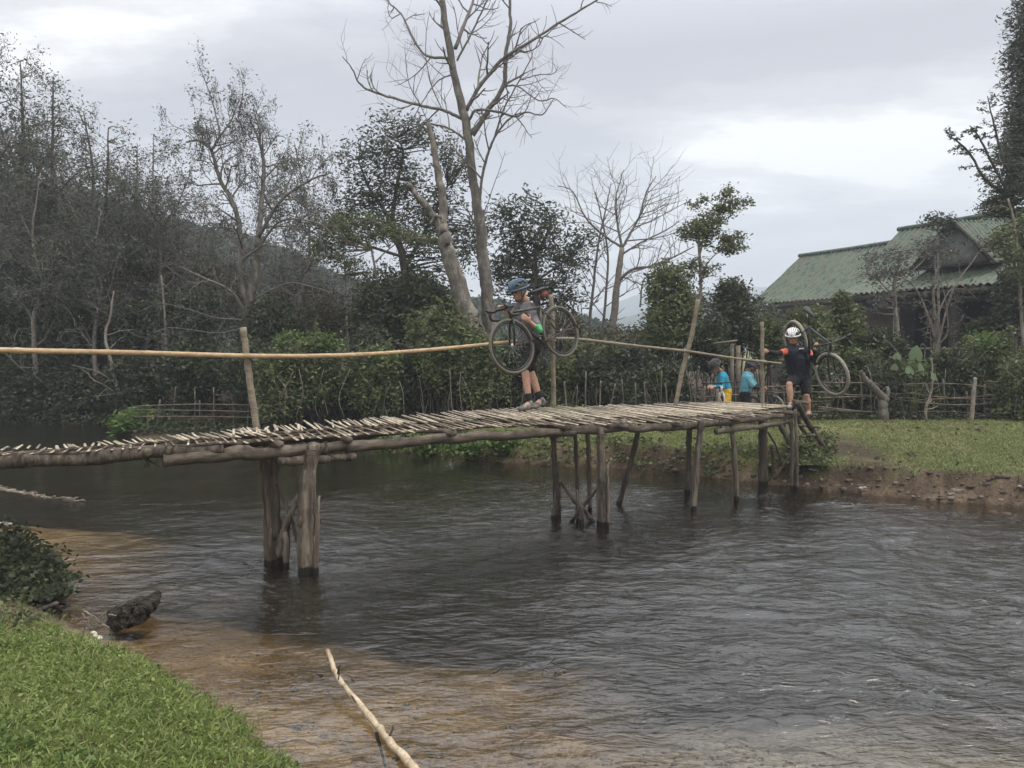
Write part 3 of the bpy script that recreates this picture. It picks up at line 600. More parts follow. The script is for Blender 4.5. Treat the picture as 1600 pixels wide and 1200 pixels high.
def bicycle(name, label, fp, rp, side, kind, fm, steer=0, bag=None, tyre=RUB, Rw=.35, tw=.02, group=None):
    """fp, rp world positions of the hubs, side = approximate direction of the rider's left"""
    fp, rp = arr(fp), arr(rp); X = unit(fp - rp); Yv = arr(side) - X * np.dot(side, X); Yv = unit(Yv); Z = np.cross(X, Yv)
    L = np.linalg.norm(fp - rp); k = L / 1.02
    M = Matrix(((X[0], Yv[0], Z[0], 0), (X[1], Yv[1], Z[1], 0), (X[2], Yv[2], Z[2], 0), (0, 0, 0, 1)))
    root = thing(name, label, 'bicycle', (0, 0, 0), group); root.matrix_world = Matrix.Translation([float(q) for q in rp + X * .43 * k]) @ M
    V = lambda *a: arr(a) * k
    bb, rh, fh = V(0, 0, -.07), V(-.43, 0, 0), V(.59, 0, 0)
    st, sd_, hb_, ht = V(-.15, 0, .44), V(-.20, 0, .62), V(.475, 0, .36), V(.445, 0, .47)
    b = MB()
    b.tube(np.array([bb, st]), .016, 8); b.tube(np.array([bb, hb_ + V(0, 0, .01)]), .022, 8); b.tube(np.array([st + V(.008, 0, -.03), ht + V(0, 0, -.02)]), .017, 8); b.tube(np.array([hb_, ht]), .024, 8)
    for s in (-1, 1):
        b.tube(np.array([bb + V(-.02, s * .03, 0), rh + V(0, s * .06, 0)]), .010, 6); b.tube(np.array([st + V(0, s * .012, -.04), rh + V(0, s * .06, 0)]), .008, 6)
    b.tube(np.array([bb + V(0, -.035, 0), bb + V(0, .035, 0)]), .024, 10); b.obj('frame', fm, root, local=True)
    cs, sn2 = math.cos(steer), math.sin(steer)
    def stv(p):                                                        # turn about the steering axis
        q = p - hb_; return hb_ + arr((q[0] * cs - q[1] * sn2, q[0] * sn2 + q[1] * cs, q[2]))
    fhs = stv(fh)
    b = MB()
    for s in (-1, 1): b.tube(np.array([stv(hb_ + V(0, s * .028, -.015)), stv(hb_ + V(.02, s * .052, -.09)), stv(fh + V(0, s * .055, 0))]), [.017, .014, .010], 7)
    b.tube(np.array([stv(hb_ + V(0, -.04, -.015)), stv(hb_ + V(0, .04, -.015))]), .018, 7); b.obj('fork', METB if kind == 'drop' else fm, root, local=True)
    wheel(root, fhs, Rw, tw, steer, None, tyre); wheel(root, rh, Rw, tw, 0, None, tyre)
    b = MB(); b.tube(np.array([st, sd_]), .0135, 8); b.obj('seat_post', METB, root, local=True)
    b = MB(); s0 = sd_ + V(0, 0, .03)
    pts = np.array([s0 + V(-.13, 0, .012), s0 + V(-.10, 0, .012), s0 + V(-.03, 0, .004), s0 + V(.05, 0, 0), s0 + V(.14, 0, -.002), s0 + V(.15, 0, -.004)])
    rr = [.03, .07, .055, .028, .018, .006]; n = 10; rows = []
    for q, r in zip(pts, rr):
        for j in range(n): a = j / n * 6.2832; rows.append(q + arr((0, math.cos(a) * r, math.sin(a) * min(r, .03) * .7)))
    b.add(rows, [(i * n + j, i * n + (j + 1) % n, (i + 1) * n + (j + 1) % n, (i + 1) * n + j) for i in range(5) for j in range(n)])
    b.tube(np.array([sd_ + V(-.07, .02, 0), sd_ + V(.08, .02, 0)]), .004, 5); b.tube(np.array([sd_ + V(-.07, -.02, 0), sd_ + V(.08, -.02, 0)]), .004, 5)
    b.obj('saddle', CLB, root, local=True)
    b = MB(); tp = ht + V(0, 0, .04)
    if kind == 'drop':
        fw = V(.09, 0, .01); b.tube(np.array([ht, tp, tp + fw]), .016, 8)
        for s in (-1, 1):
            q = [tp + fw, tp + fw + V(0, s * .17, .005), tp + fw + V(.02, s * .205, 0), tp + fw + V(.08, s * .21, -.005), tp + fw + V(.115, s * .215, -.05), tp + fw + V(.09, s * .225, -.105), tp + fw + V(.02, s * .23, -.125), tp + fw + V(-.03, s * .23, -.125)]
            b.tube([stv(x) for x in spline(q, 5)], .0155, 8)
            b.tube([stv(x) for x in (q[3] + V(-.01, 0, 0), q[3] + V(.05, 0, .02), q[3] + V(.075, 0, .055))], [.018, .02, .012], 7)
            b.tube([stv(x) for x in (q[3] + V(.05, 0, .01), q[4] + V(.02, 0, -.02), q[4] + V(.0, 0, -.07))], .006, 5)
    else:
        b.tube(np.array([ht, tp, tp + V(.07, 0, .01)]), .017, 8); fw = V(.07, 0, .01)
        b.tube([stv(x) for x in (tp + fw + V(-.03, -.35, .015), tp + fw + V(0, -.06, 0), tp + fw + V(0, .06, 0), tp + fw + V(-.03, .35, .015))], .0125, 8)
        for s in (-1, 1):
            b.tube([stv(x) for x in (tp + fw + V(-.03, s * .35, .015), tp + fw + V(-.02, s * .24, .012))], .017, 8); b.tube([stv(x) for x in (tp + fw + V(0, s * .2, 0), tp + fw + V(.05, s * .26, -.01))], .006, 5)
    b.obj('handlebar', CLB, root, local=True)
    b = MB(); th = np.linspace(0, 6.2832, 25); b.tube(np.stack([np.cos(th) * .085, np.full(25, -.045), np.sin(th) * .085], 1) + bb, .007, 5, cap=False)
    for s in (-1, 1):
        a = .5 if s > 0 else .5 + math.pi; e_ = bb + arr((math.cos(a) * .17, s * .06, math.sin(a) * .17)); b.tube(np.array([bb + V(0, s * .05, 0), e_]), .010, 6); b.box(e_ + V(0, s * .05, 0), (.085, .07, .018))
    for y in (.075, -.07): b.tube(np.array([bb + arr((0, -.045, y)), rh + arr((0, -.04, y * .45))]), .004, 4)
    b.obj('crankset', METB, root, local=True)
    if bag: b = MB(); b.ellip(sd_ + V(-.10, 0, -.045), (.075, .04, .045), nu=12, nv=8); b.ellip(sd_ + V(-.10, 0, -.045), (.075, .04, -.045), nu=12, nv=8); b.obj('saddle_bag', bag, root, local=True); tag(b_ := root.children[-1], 'dull red saddle bag')
    return root
FRG = plain('frame_dark_brown', (.06, .045, .035), .3); FRB = plain('frame_dark', (.03, .03, .035), .35); FRW = plain('frame_pale', (.5, .5, .48), .35)
RED = plain('dull_red_cloth', (.36, .13, .10), .8)
bicycle('bicycle', 'dark drop bar bicycle with red saddle bag carried by the man in the blue helmet', P(801, 541, 9.0), P(876, 518, 9.62), (.70, -.62, .18), 'drop', FRG, steer=R(-7), bag=RED, Rw=.33, tw=.019)
bicycle('bicycle', 'flat handlebar bicycle with pale dusty tyres carried by the man on the ladder', P(1298, 585, 11.95), P(1243, 533, 12.85), (.93, .30, .25), 'flat', FRB, steer=R(12), tyre=RUBT, Rw=.355, tw=.027)
bicycle('bicycle', 'bicycle with pale fork standing on the grass in front of the rider in yellow trousers', P(1127, 643, 14.9), P(1140, 643, 15.9), (.97, .25, .0), 'flat', FRW, steer=R(0), tw=.024)
bicycle('bicycle', 'dark bicycle half hidden by the last rail post beside the rider in black shorts', P(1216, 645, 15.3), P(1178, 643, 16.1), (.85, .55, .1), 'flat', FRB, steer=R(-8), tw=.024)

# ---------------------------------------------------------------- people
def capsule(b, p0, p1, r0, r1, n=10, flat=None):
    p0, p1 = arr(p0), arr(p1); t = np.linspace(0, 1, 5)
    b.tube(p0 + (p1 - p0) * t[:, None], r0 + (r1 - r0) * t, n)
    for p, r in ((p0, r0), (p1, r1)):
        b.ellip(p, r, nu=n, nv=4); b.ellip(p, (r, r, -r), nu=n, nv=4)
def fuse(b, name, m, parent, vox=.011, smooth=3):
    """one continuous skin round overlapping volumes"""
    tmp = bpy.data.objects.new('tmp', b.mesh('tmp')); COL.objects.link(tmp)
    rm = tmp.modifiers.new('r', 'REMESH'); rm.mode = 'VOXEL'; rm.voxel_size = vox; rm.use_smooth_shade = True
    sm = tmp.modifiers.new('s', 'SMOOTH'); sm.factor = .5; sm.iterations = smooth
    dg = bpy.context.evaluated_depsgraph_get(); me = bpy.data.meshes.new_from_object(tmp.evaluated_get(dg)); bpy.data.objects.remove(tmp)
    me.materials.clear(); me.materials.append(m)
    for p in me.polygons: p.use_smooth = True
    o = bpy.data.objects.new(name, me); COL.objects.link(o); o.parent = parent; o.matrix_parent_inverse = Matrix.Translation(-parent.location); return o
def ball(b, c, r, rot=None):
    r = np.broadcast_to(np.asarray(r, float), (3,)); b.ellip(c, r, rot, 12, 6); b.ellip(c, (r[0], r[1], -r[2]), rot, 12, 6)
def frame_of(f, up):
    f = unit(f); l = unit(np.cross(up, f)); u_ = np.cross(f, l); return np.stack([f, l, u_], 1)
def hand(b, wr, d, nrm, curl=.8, s=1.0, thumb=1):
    d = unit(d); nrm = unit(arr(nrm) - d * np.dot(nrm, d)); sd2 = np.cross(d, nrm)
    pc = arr(wr) + d * .05 * s; ball(b, pc, arr((.052, .042, .018)) * s, np.stack([d, sd2, nrm], 1))
    for i, (o_, l) in enumerate(((-.030, .070), (-.010, .080), (.011, .075), (.031, .058))):
        p = pc + d * .04 * s + sd2 * o_ * s; q = p + unit(d * math.cos(curl) + nrm * math.sin(curl)) * l * .5 * s; r_ = q + unit(d * math.cos(2 * curl) + nrm * math.sin(2 * curl)) * l * .55 * s
        capsule(b, p, q, .0095 * s, .0088 * s, 6); capsule(b, q, r_, .0088 * s, .0075 * s, 6)
    p = pc - d * .015 * s - sd2 * .036 * s * thumb; q = p + unit(d * .6 - sd2 * .7 * thumb + nrm * .5) * .04 * s; r_ = q + unit(d * .7 + nrm * .7) * .032 * s
    capsule(b, p, q, .012 * s, .010 * s, 6); capsule(b, q, r_, .010 * s, .008 * s, 6)
SKIN = mat('skin_tan', [(.36, .20, .135), (.46, .27, .19)], scale=8, rough=.55, bump=.05); SKIND = mat('skin_brown', [(.22, .11, .075), (.30, .16, .11)], scale=8, rough=.55, bump=.05)
def cloth(name, a, b): return mat(name, [a, b], scale=9, rough=.85, bump=.9, bscale=11, bdist=.035)
def person(label, base, J, skin, jersey, shorts, shoe, helmet, sleeve=.95, short_to=.95, head_dir=(-1, -.3, -.1), head_up=(0, 0, 1), hair=None, sleeve_part=None, trouser=False, sock=None, girth=1.0, palm=None, hshell=None, arm_skin=None):
    root = thing('person', label, 'person', base)
    J = {k: arr(v) for k, v in J.items()}; g = girth
    HR = frame_of(head_dir, head_up); hc = J['head']
    b = MB()
    ball(b, hc, (.095, .075, .115), HR); ball(b, hc + HR @ arr((.018, 0, -.06)), (.07, .058, .06), HR)      # cranium and jaw
    ball(b, hc + HR @ arr((.10, 0, -.025)), (.018, .014, .026), HR)                                          # nose
    ball(b, hc + HR @ arr((.083, 0, -.075)), (.014, .026, .010), HR)                                         # mouth
    for s in (-1, 1): ball(b, hc + HR @ arr((-.005, s * .078, -.02)), (.018, .008, .03), HR)                 # ears
    capsule(b, hc + HR @ arr((-.01, 0, -.06)), J['neck'], .052, .058)
    for s in 'LR':
        capsule(b, J['neck'] * .35 + J['sh' + s] * .65, J['sh' + s], .055, .05); capsule(b, J['sh' + s], J['el' + s], .045 * g, .036 * g); capsule(b, J['el' + s], J['wr' + s], .037 * g, .025)
        capsule(b, J['hip' + s], J['kn' + s], .078 * g, .05); ball(b, J['kn' + s], .053); kn, an = J['kn' + s], J['an' + s]; mid = kn * .68 + an * .32
        back = unit(np.cross(kn - an, (1, 0, 0))) * 0
        capsule(b, kn, mid, .047, .053 * g); capsule(b, mid, an, .053 * g, .031); capsule(b, an, J['toe' + s], .035, .028)
        d = J['wr' + s] - J['el' + s]; pn = (palm or {}).get(s, (0, 0, -1)); hand(b, J['wr' + s], d, pn, curl=.75, thumb=1 if s == 'L' else -1)
    hm = (J['hipL'] + J['hipR']) / 2; cm = (J['shL'] + J['shR']) / 2
    for s in 'LR': capsule(b, J['sh' + s] * .6 + cm * .4, J['hip' + s] * .6 + hm * .4, .085, .085)
    fuse(b, 'body', skin, root, .010, 2)
    # jersey
    b = MB()
    for s in 'LR':
        capsule(b, J['sh' + s], J['sh' + s] * .4 + cm * .6, .062 * g, .088 * g); capsule(b, J['sh' + s] * .62 + cm * .38, J['hip' + s] * .72 + hm * .28 + (cm - hm) * .04, .112 * g, .108 * g)
        if sleeve: capsule(b, J['sh' + s], J['sh' + s] * (1 - sleeve) + J['el' + s] * sleeve, .062 * g, .056 * g)
    capsule(b, cm * .75 + hm * .25, hm * .75 + cm * .25, .115 * g, .108 * g)
    capsule(b, J['neck'] * .6 + cm * .4, J['neck'] * .2 + cm * .8, .068, .085)
    fuse(b, 'jersey', jersey, root, .010, 3)
    if sleeve_part:
        for s, (m_, t0, t1, nm) in sleeve_part.items():
            chain = [J['sh' + s], J['el' + s], J['wr' + s]]; pos = lambda t: chain[0] * (1 - t) + chain[1] * t if t <= 1 else chain[1] * (2 - t) + chain[2] * (t - 1)
            b = MB(); ts = [t0] + ([1.0] if t0 < 1 < t1 else []) + [t1]
            for a_, c_ in zip(ts[:-1], ts[1:]): capsule(b, pos(a_), pos(c_), .056 * g * (1 - .22 * a_), .056 * g * (1 - .22 * c_))
            fuse(b, nm, m_, root, .009, 2)
    # shorts
    b = MB()
    for s in 'LR':
        capsule(b, J['hip' + s] + (cm - hm) * .12, J['hip' + s], .105 * g, .104 * g); capsule(b, J['hip' + s], J['hip' + s] * (1 - short_to) + J['kn' + s] * short_to, .101 * g, .077 * g)
        if trouser: capsule(b, J['kn' + s], J['kn' + s] * .15 + J['an' + s] * .85, .072 * g, .055)
    capsule(b, hm + (cm - hm) * .10, hm, .108 * g, .106 * g)
    fuse(b, 'trousers' if trouser else 'shorts', shorts, root, .010, 3)
    for s in 'LR':
        if sock: b = MB(); capsule(b, J['kn' + s] * .25 + J['an' + s] * .75, J['an' + s], .043, .040); fuse(b, 'sock', sock, root, .008, 1)
        an, to = J['an' + s], J['toe' + s]; FR = frame_of((to - an) * arr((1, 1, .4)), (0, 0, 1)); b = MB(); hl = an + arr((0, 0, -.035)) - FR[:, 0] * .035
        capsule(b, an + arr((0, 0, .01)), hl, .044, .046); capsule(b, hl, to, .047, .042); ball(b, to + FR[:, 0] * .005, (.052, .046, .036), FR)
        fuse(b, 'shoe', shoe, root, .008, 2)
    # face details, hair, helmet
    b = MB()
    for s in (-1, 1): ball(b, hc + HR @ arr((.085, s * .032, .004)), .011, HR)
    b.obj('eyes', CLB, root)
    if hair is not None: b = MB(); ball(b, hc + HR @ arr((-.03, 0, .01)), (.085, .082, .085), HR); b.obj('hair', hair, root)
    b = MB(); hr = hc + HR @ arr((0, 0, .035)); b.ellip(hr, (.145, .105, .105), HR, 24, 10, zmin=-.05); b.ellip(hr, (.14, .10, .02), HR, 24, 4)
    hel = b.obj('helmet', CLB, root)
    b = MB()
    for k in (-2, -1, 0, 1, 2):
        ph = np.linspace(-.15, math.pi + .12, 16); yy = k * .30
        q = np.stack([np.cos(ph) * .150 * math.cos(yy * .9), np.full(16, math.sin(yy) * .115) * (.45 + .55 * np.sin(np.clip(ph, 0, math.pi))), .112 * np.sin(ph) * math.cos(yy) + .004], 1)
        b.tube(q @ HR.T + hr, .0135, 6)
    th = np.linspace(0, 6.2832, 25); b.tube(np.stack([np.cos(th) * .15, np.sin(th) * .11, np.full(25, .002)], 1) @ HR.T + hr, .013, 6, cap=False)
    for ph0 in (.9, 1.55, 2.2): a_ = np.linspace(-.95, .95, 9); b.tube(np.stack([np.cos(ph0) * .15 * np.cos(a_), np.sin(a_) * .113, .112 * np.sin(ph0) * np.cos(a_ * .95)], 1) @ HR.T + hr, .011, 5)
    sh_ = b.obj('shell', helmet, hel, local=True); sh_.matrix_parent_inverse = Matrix.Identity(4)
    b = MB()
    for s in (-1, 1):
        b.tube(np.array([hr + HR @ arr((.05, s * .098, -.01)), hc + HR @ arr((.035, s * .066, -.10)), hc + HR @ arr((.04, 0, -.128))]), .005, 4); b.tube(np.array([hr + HR @ arr((-.04, s * .098, -.01)), hc + HR @ arr((.025, s * .07, -.08))]), .005, 4)
    o_ = b.obj('strap', CLB, hel, local=True)
    return root
# 1: the man crossing with the drop bar bicycle
dm = 9.72
dk0, dk1 = deck(s_at(812))
GREYC = cloth('jersey_grey', (.07, .066, .07), (.17, .16, .165)); BLKC = cloth('cloth_black', (.010, .010, .011), (.022, .022, .024)); GRN = mat('sleeve_green', [(.02, .03, .02), (.06, .34, .12), (.11, .46, .18)], scale=16, rough=.7, bump=.1, pos=[.38, .46, .7])
WHITEH = plain('white_hair', (.5, .48, .45), .8); SHOEG = mat('shoe_grey', [(.03, .03, .03), (.14, .13, .12), (.4, .38, .33)], scale=22, rough=.7, bump=.1)
def on_deck(px, d, h):
    x = P(px, 640, d)[0]; k = np.argmin(np.hypot(NE[:, 0] - x, NE[:, 1] - d)); best = min(((np.hypot(q[0] - x, q[1] - d), q[2]) for s_ in np.linspace(0, SEND, 300) for q in [deck(s_)[0] * (1 - t) + deck(s_)[1] * t for t in (.2, .4, .6, .8)]), key=lambda v: v[0])
    return arr((x, d, best[1] + .035 + h))
person('man in blue helmet and grey jersey carrying a bicycle over the bridge', P(828, 636, dm), dict(
    head=P(811, 455, 9.70), neck=P(821, 470, 9.75), shL=P(828, 484, 9.58), shR=P(813, 482, 9.92), elL=P(843, 516, 9.25), elR=P(800, 505, 10.00),
    wrL=P(829, 504, 9.18), wrR=P(790, 487, 9.92), hipL=P(834, 545, 9.66), hipR=P(825, 545, 9.86), knL=P(820, 575, 9.55), knR=P(828, 577, 9.86),
    anL=on_deck(827, 9.45, .10), anR=on_deck(845, 9.8, .12), toeL=on_deck(815, 9.33, .045), toeR=on_deck(834, 9.7, .045)),
    SKIN, GREYC, BLKC, SHOEG, mat('helmet_blue', [(.045, .08, .115), (.09, .14, .19)], scale=9, rough=.35, bump=.02), sleeve=.8, short_to=.92, head_dir=(-.72, -.62, -.32), hair=WHITEH,
    sleeve_part={'L': (GRN, .72, 1.40, 'arm_warmer'), 'R': (GRN, .75, 1.5, 'arm_warmer')}, sock=BLKC, palm={'L': (-.3, .8, .2), 'R': (0, 0, -1)})
# 2: the man on the ladder
ORG = cloth('cloth_orange', (.55, .12, .05), (.72, .18, .08)); NAVY = cloth('cloth_navy', (.012, .014, .024), (.028, .030, .045))
person('man in white helmet and dark jersey with orange shoulders climbing the ladder with a bicycle', P(1250, 655, 12.3), dict(
    head=P(1239, 527, 12.5), neck=P(1243, 540, 12.6), shL=P(1262, 549, 12.62), shR=P(1229, 549, 12.5), elL=P(1276, 568, 12.4), elR=P(1213, 553, 12.35),
    wrL=P(1273, 546, 12.25), wrR=P(1199, 549, 12.1), hipL=P(1258, 592, 12.7), hipR=P(1242, 592, 12.65), knL=P(1260, 618, 12.55), knR=P(1233, 601, 12.32),
    anL=P(1264, 644, 12.6), anR=P(1236, 630, 12.25), toeL=P(1260, 651, 12.4), toeR=P(1233, 637, 12.02)),
    SKIN, NAVY, BLKC, SHOEG, mat('helmet_white', [(.6, .6, .58), (.8, .8, .78)], scale=9, rough=.35, bump=.02), sleeve=0, short_to=.80, head_dir=(-.45, -.85, -.2), hair=CLB,
    sleeve_part={'R': (ORG, -.12, .55, 'sleeve'), 'L': (ORG, -.12, .3, 'sleeve')}, sock=None, palm={'L': (0, -.5, .5), 'R': (-.3, .9, 0)}, girth=1.08)
_pr = [o for o in bpy.data.objects if o.name.startswith('person') and o.parent is None][-1]
_J = dict(shR=P(1229, 549, 12.5), elR=P(1213, 553, 12.35), wrR=P(1200, 549, 12.12), shL=P(1262, 549, 12.62), elL=P(1276, 568, 12.4), wrL=P(1273, 548, 12.26))
for s in 'LR':
    b = MB(); a = _J['sh' + s] * .5 + _J['el' + s] * .5; capsule(b, a, _J['el' + s], .050, .046); capsule(b, _J['el' + s], _J['wr' + s], .046, .033); fuse(b, 'arm_sleeve', BLKC, _pr, .009, 2)
b = MB(); c0 = P(1250, 544, 12.45) + arr((0, -.02, 0)); 
for k in range(5): b.box(P(1249 + k * 1.6, 545 - k * .1, 12.475), (.013, .006, .022 + .004 * (k % 2)))
b.obj('chest_lettering', plain('print_white', (.7, .7, .7), .6), _pr)
BLUC = cloth('cloth_blue', (.018, .17, .26), (.03, .27, .38)); YEL = cloth('cloth_yellow', (.50, .30, .02), (.66, .42, .04)); CYA = cloth('cloth_cyan', (.10, .27, .33), (.16, .38, .45))
dp = 15.5; g3 = TZ(P(1133, 660, dp)[0], dp); gy3 = 540 + (EYE - g3) * F / dp
person('rider in blue shirt and yellow trousers looking down at a bicycle', (P(1133, 660, dp)[0], dp, g3), dict(
    head=P(1118, 573, dp - .15), neck=P(1125, 580, dp), shL=P(1128, 590, dp - .17), shR=P(1129, 588, dp + .17), elL=P(1128, 605, dp - .25), elR=P(1122, 603, dp + .2),
    wrL=P(1117, 604, dp - .45), wrR=P(1111, 603, dp - .1), hipL=P(1135, 612, dp - .08), hipR=P(1136, 612, dp + .08), knL=P(1131, 640, dp - .14), knR=P(1135, 640, dp + .1),
    anL=P(1136, gy3 - 7, dp - .08), anR=P(1139, gy3 - 7, dp + .14), toeL=P(1125, gy3 - 4, dp - .16), toeR=P(1128, gy3 - 4, dp + .06)),
    SKIN, BLUC, YEL, plain('shoe_red', (.25, .06, .06), .6), plain('helmet_black', (.03, .03, .035), .4), sleeve=1.0, short_to=1.0, trouser=True, head_dir=(-.7, -.35, -.65), hair=CLB,
    sleeve_part={'L': (BLUC, .9, 1.9, 'sleeve'), 'R': (BLUC, .9, 1.9, 'sleeve')}, palm={'L': (0, 0, -1)})
dp = 15.8; g4 = TZ(P(1167, 660, dp)[0], dp); gy4 = 540 + (EYE - g4) * F / dp
person('rider in light blue shirt and black shorts bending behind the last rail post', (P(1167, 660, dp)[0], dp, g4), dict(
    head=P(1175, 574, dp - .1), neck=P(1168, 580, dp), shL=P(1169, 587, dp + .16), shR=P(1168, 589, dp - .16), elL=P(1180, 602, dp + .2), elR=P(1177, 604, dp - .22),
    wrL=P(1190, 604, dp + .1), wrR=P(1187, 607, dp - .25), hipL=P(1163, 617, dp + .08), hipR=P(1164, 617, dp - .08), knL=P(1170, 642, dp + .1), knR=P(1167, 642, dp - .1),
    anL=P(1166, gy4 - 7, dp + .12), anR=P(1166, gy4 - 7, dp - .12), toeL=P(1178, gy4 - 4, dp + .12), toeR=P(1178, gy4 - 4, dp - .14)),
    SKIND, CYA, BLKC, plain('shoe_pink', (.32, .09, .12), .6), plain('helmet_dark_grey', (.04, .04, .05), .4), sleeve=.9, short_to=.9, head_dir=(.8, -.2, -.5), hair=CLB,
    sleeve_part={'L': (BLKC, .85, 1.9, 'arm_sleeve'), 'R': (BLKC, .85, 1.9, 'arm_sleeve')}, girth=1.1)

# ---------------------------------------------------------------- plants: helpers
def sprout(mb, tips, p, d, L, r, lvl, up=.05, spread=.6, jit=.16, nch=4, ratio=.62, cpos=.25):
    n = 5; pts = [p]; q = p.copy(); dd = d.copy()
    for i in range(n - 1):
        dd = unit(dd + RNG.normal(0, jit, 3) + (0, 0, up)); q = q + dd * L / (n - 1); pts.append(q)
    pts = np.array(pts); mb.tube(pts, np.linspace(r, max(r * .45, .0028), n), 6 if r > .03 else (4 if r > .012 else 3), cap=False)
    if lvl <= 0:
        for k in (1, 2, 3, 4): tips.append(pts[k])
        return
    for c in range(nch):
        t = cpos + (1 - cpos) * (c + RNG.random()) / nch; f = t * (n - 1); i = min(int(f), n - 2); a = f - i
        pp = pts[i] * (1 - a) + pts[i + 1] * a; base = unit(pts[i + 1] - pts[i]); o = unit(np.cross(base, RNG.normal(size=3)))
        sprout(mb, tips, pp, unit(base * (1 - spread * .5) + o * spread), L * ratio * RNG.uniform(.7, 1.2), max(r * .5, .003), lvl - 1, up, spread, jit, nch, ratio)
def tree(name, label, cat, limbs, m=BARK, sprouts=None, lobes=(), leaf=None, group=None, twig=None, trunk_name='trunk', sub=26, spreadc=.16, moss=0, base=None, thin=1.0):
    """limbs: (pixel path, distance or distances, r0, r1[, n sprouts, length, level]); lobes: (px, py, d, rx, ry, clusters)"""
    LB = [];
    for lm in limbs:
        pts, d = lm[0], lm[1]; d = np.broadcast_to(d, (len(pts),)) if np.ndim(d) == 0 else np.interp(np.linspace(0, 1, len(pts)), np.linspace(0, 1, len(d)), d)
        q = spline([P(a, b_, dd) for (a, b_), dd in zip(pts, d)], 6, jit=lm[2] * .06 + .002); LB.append((q, lm))
    b0 = LB[0][0][0]; loc = base if base is not None else (b0[0], b0[1], TZ(b0[0], b0[1]))
    root = thing(name, label, cat, loc, group)
    tr = MB(); br = MB(); tips = []
    for i, (q, lm) in enumerate(LB):
        rr = np.linspace(1, 0, len(q)) ** .85 * (lm[2] - lm[3]) + lm[3]
        (tr if i == 0 else br).tube(q, rr * thin * (1 + .03 * RNG.normal(size=len(q))), 10 if lm[2] > .08 else 6)
        if len(lm) > 4:
            n, L, lvl = lm[4:7]; prm = lm[7] if len(lm) > 7 else {}
            for c in range(n):
                t = .12 + .88 * (c + RNG.random()) / n; f = t * (len(q) - 1); k = min(int(f), len(q) - 2); pp = q[k]; bd = unit(q[k + 1] - q[k]); o = unit(np.cross(bd, RNG.normal(size=3)))
                sprout(br, tips, pp, unit(bd * .5 + o * .8), L * RNG.uniform(.6, 1.2) * (1.15 - .5 * t), min(rr[k] * .5, .03 + L * .006), lvl, **prm)
    lf = MB(); allq = np.concatenate([q[len(q) // 3:] for q, lm in LB])
    cl = []
    for (px, py, d, rx, ry, n) in lobes:
        c = P(px, py, d); k = d / F; g = RNG.normal(size=(n, 3)); g /= np.linalg.norm(g, axis=1, keepdims=True); g *= RNG.random((n, 1)) ** .45
        g = c + g * arr((rx * k, (rx + ry) * .5 * k, ry * k)); cl.append(g)
        dist = np.linalg.norm(allq[None] - g[:, None], axis=2) + np.maximum(0, allq[None, :, 2] - g[:, None, 2]) * 2
        s0 = allq[np.argmin(dist, 1)]
        for a, e_ in zip(s0, g):
            mid = (a + e_) / 2 + RNG.normal(0, .08 * np.linalg.norm(e_ - a), 3); br.tube(spline([a, mid, e_], 3), np.linspace(.022, .005, 7), 4, cap=False)
    tr.obj(trunk_name, m, root)
    if br.n: br.obj('branches', twig or m, root)
    if leaf:
        lm_, n, L, W = leaf[:4]; sp_ = leaf[4] if len(leaf) > 4 else .08
        C_ = []
        if tips: tp = np.array(tips); C_.append(np.repeat(tp, n, 0) + RNG.normal(0, sp_, (len(tp) * n, 3)))
        if cl: g = np.concatenate(cl); C_.append(np.repeat(g, sub, 0) + RNG.normal(0, spreadc, (len(g) * sub, 3)) * (1, 1, .75))
        if C_: lf.leaves(np.concatenate(C_), L, W); lf.obj('crown', lm_, root, smooth=False)
    if moss and tips:
        tp = np.array(tips)[RNG.integers(0, len(tips), moss)]; ms = MB()
        n = 10; c = np.repeat(tp, n, 0); fall = np.tile(np.linspace(0, 1, n), len(tp)) * np.repeat(RNG.uniform(.15, .6, len(tp)), n); c = c + RNG.normal(0, .035, c.shape); c[:, 2] -= fall
        ms.leaves(c, .12, .02, droop=1.6); ms.obj('hanging_moss', L_MOSS, root, smooth=False)
    return root
def shrub(name, label, lobes, leafm, n, L, W, group=None, cat='shrub', stems=10, base=None, droop=.3, sm=BARKD, hollow=.55):
    """lobes: (px, py, distance, rx px, ry px, weight)"""
    cs = [P(a, b_, d) for a, b_, d, *_ in lobes]
    cx, cy = np.mean([c[0] for c in cs]), np.mean([c[1] for c in cs]); gz = TZ(cx, cy) if base is None else base
    root = thing(name, label, cat, (cx, cy, gz), group); lf = MB(); st = MB(); wsum = sum(l[5] for l in lobes)
    for (px, py, d, rx, ry, wt), c in zip(lobes, cs):
        k = d / F; m_ = int(n * wt / wsum); nc = max(6, m_ // 22)
        g = RNG.normal(size=(nc, 3)); g /= np.linalg.norm(g, axis=1, keepdims=True); g *= (hollow + (1 - hollow) * RNG.random((nc, 1)) ** .6) * (1 + .12 * RNG.normal(size=(nc, 1)))
        rr = arr((rx * k, (rx + ry) * .45 * k, ry * k)); g = c + g * rr; sg = .10 * rr.mean() ** .5 + .03
        pp = np.repeat(g, 22, 0)[:m_]; pp = pp + RNG.normal(0, sg, pp.shape); pp[:, 2] = np.maximum(pp[:, 2], gz + .03)
        lf.leaves(pp, L, W, droop=droop)
        for _ in range(stems):
            e_ = g[RNG.integers(0, len(g))]; s0 = arr((c[0] + RNG.normal(0, rr[0] * .3), c[1] + RNG.normal(0, .1), gz - .05)); st.tube(spline([s0, (s0 + e_) / 2 + RNG.normal(0, .08, 3), e_], 4), np.linspace(.022, .005, 9), 4, cap=False)
    lf.obj('foliage', leafm, root, smooth=False)
    if st.n: st.obj('stems', sm, root)
    return root

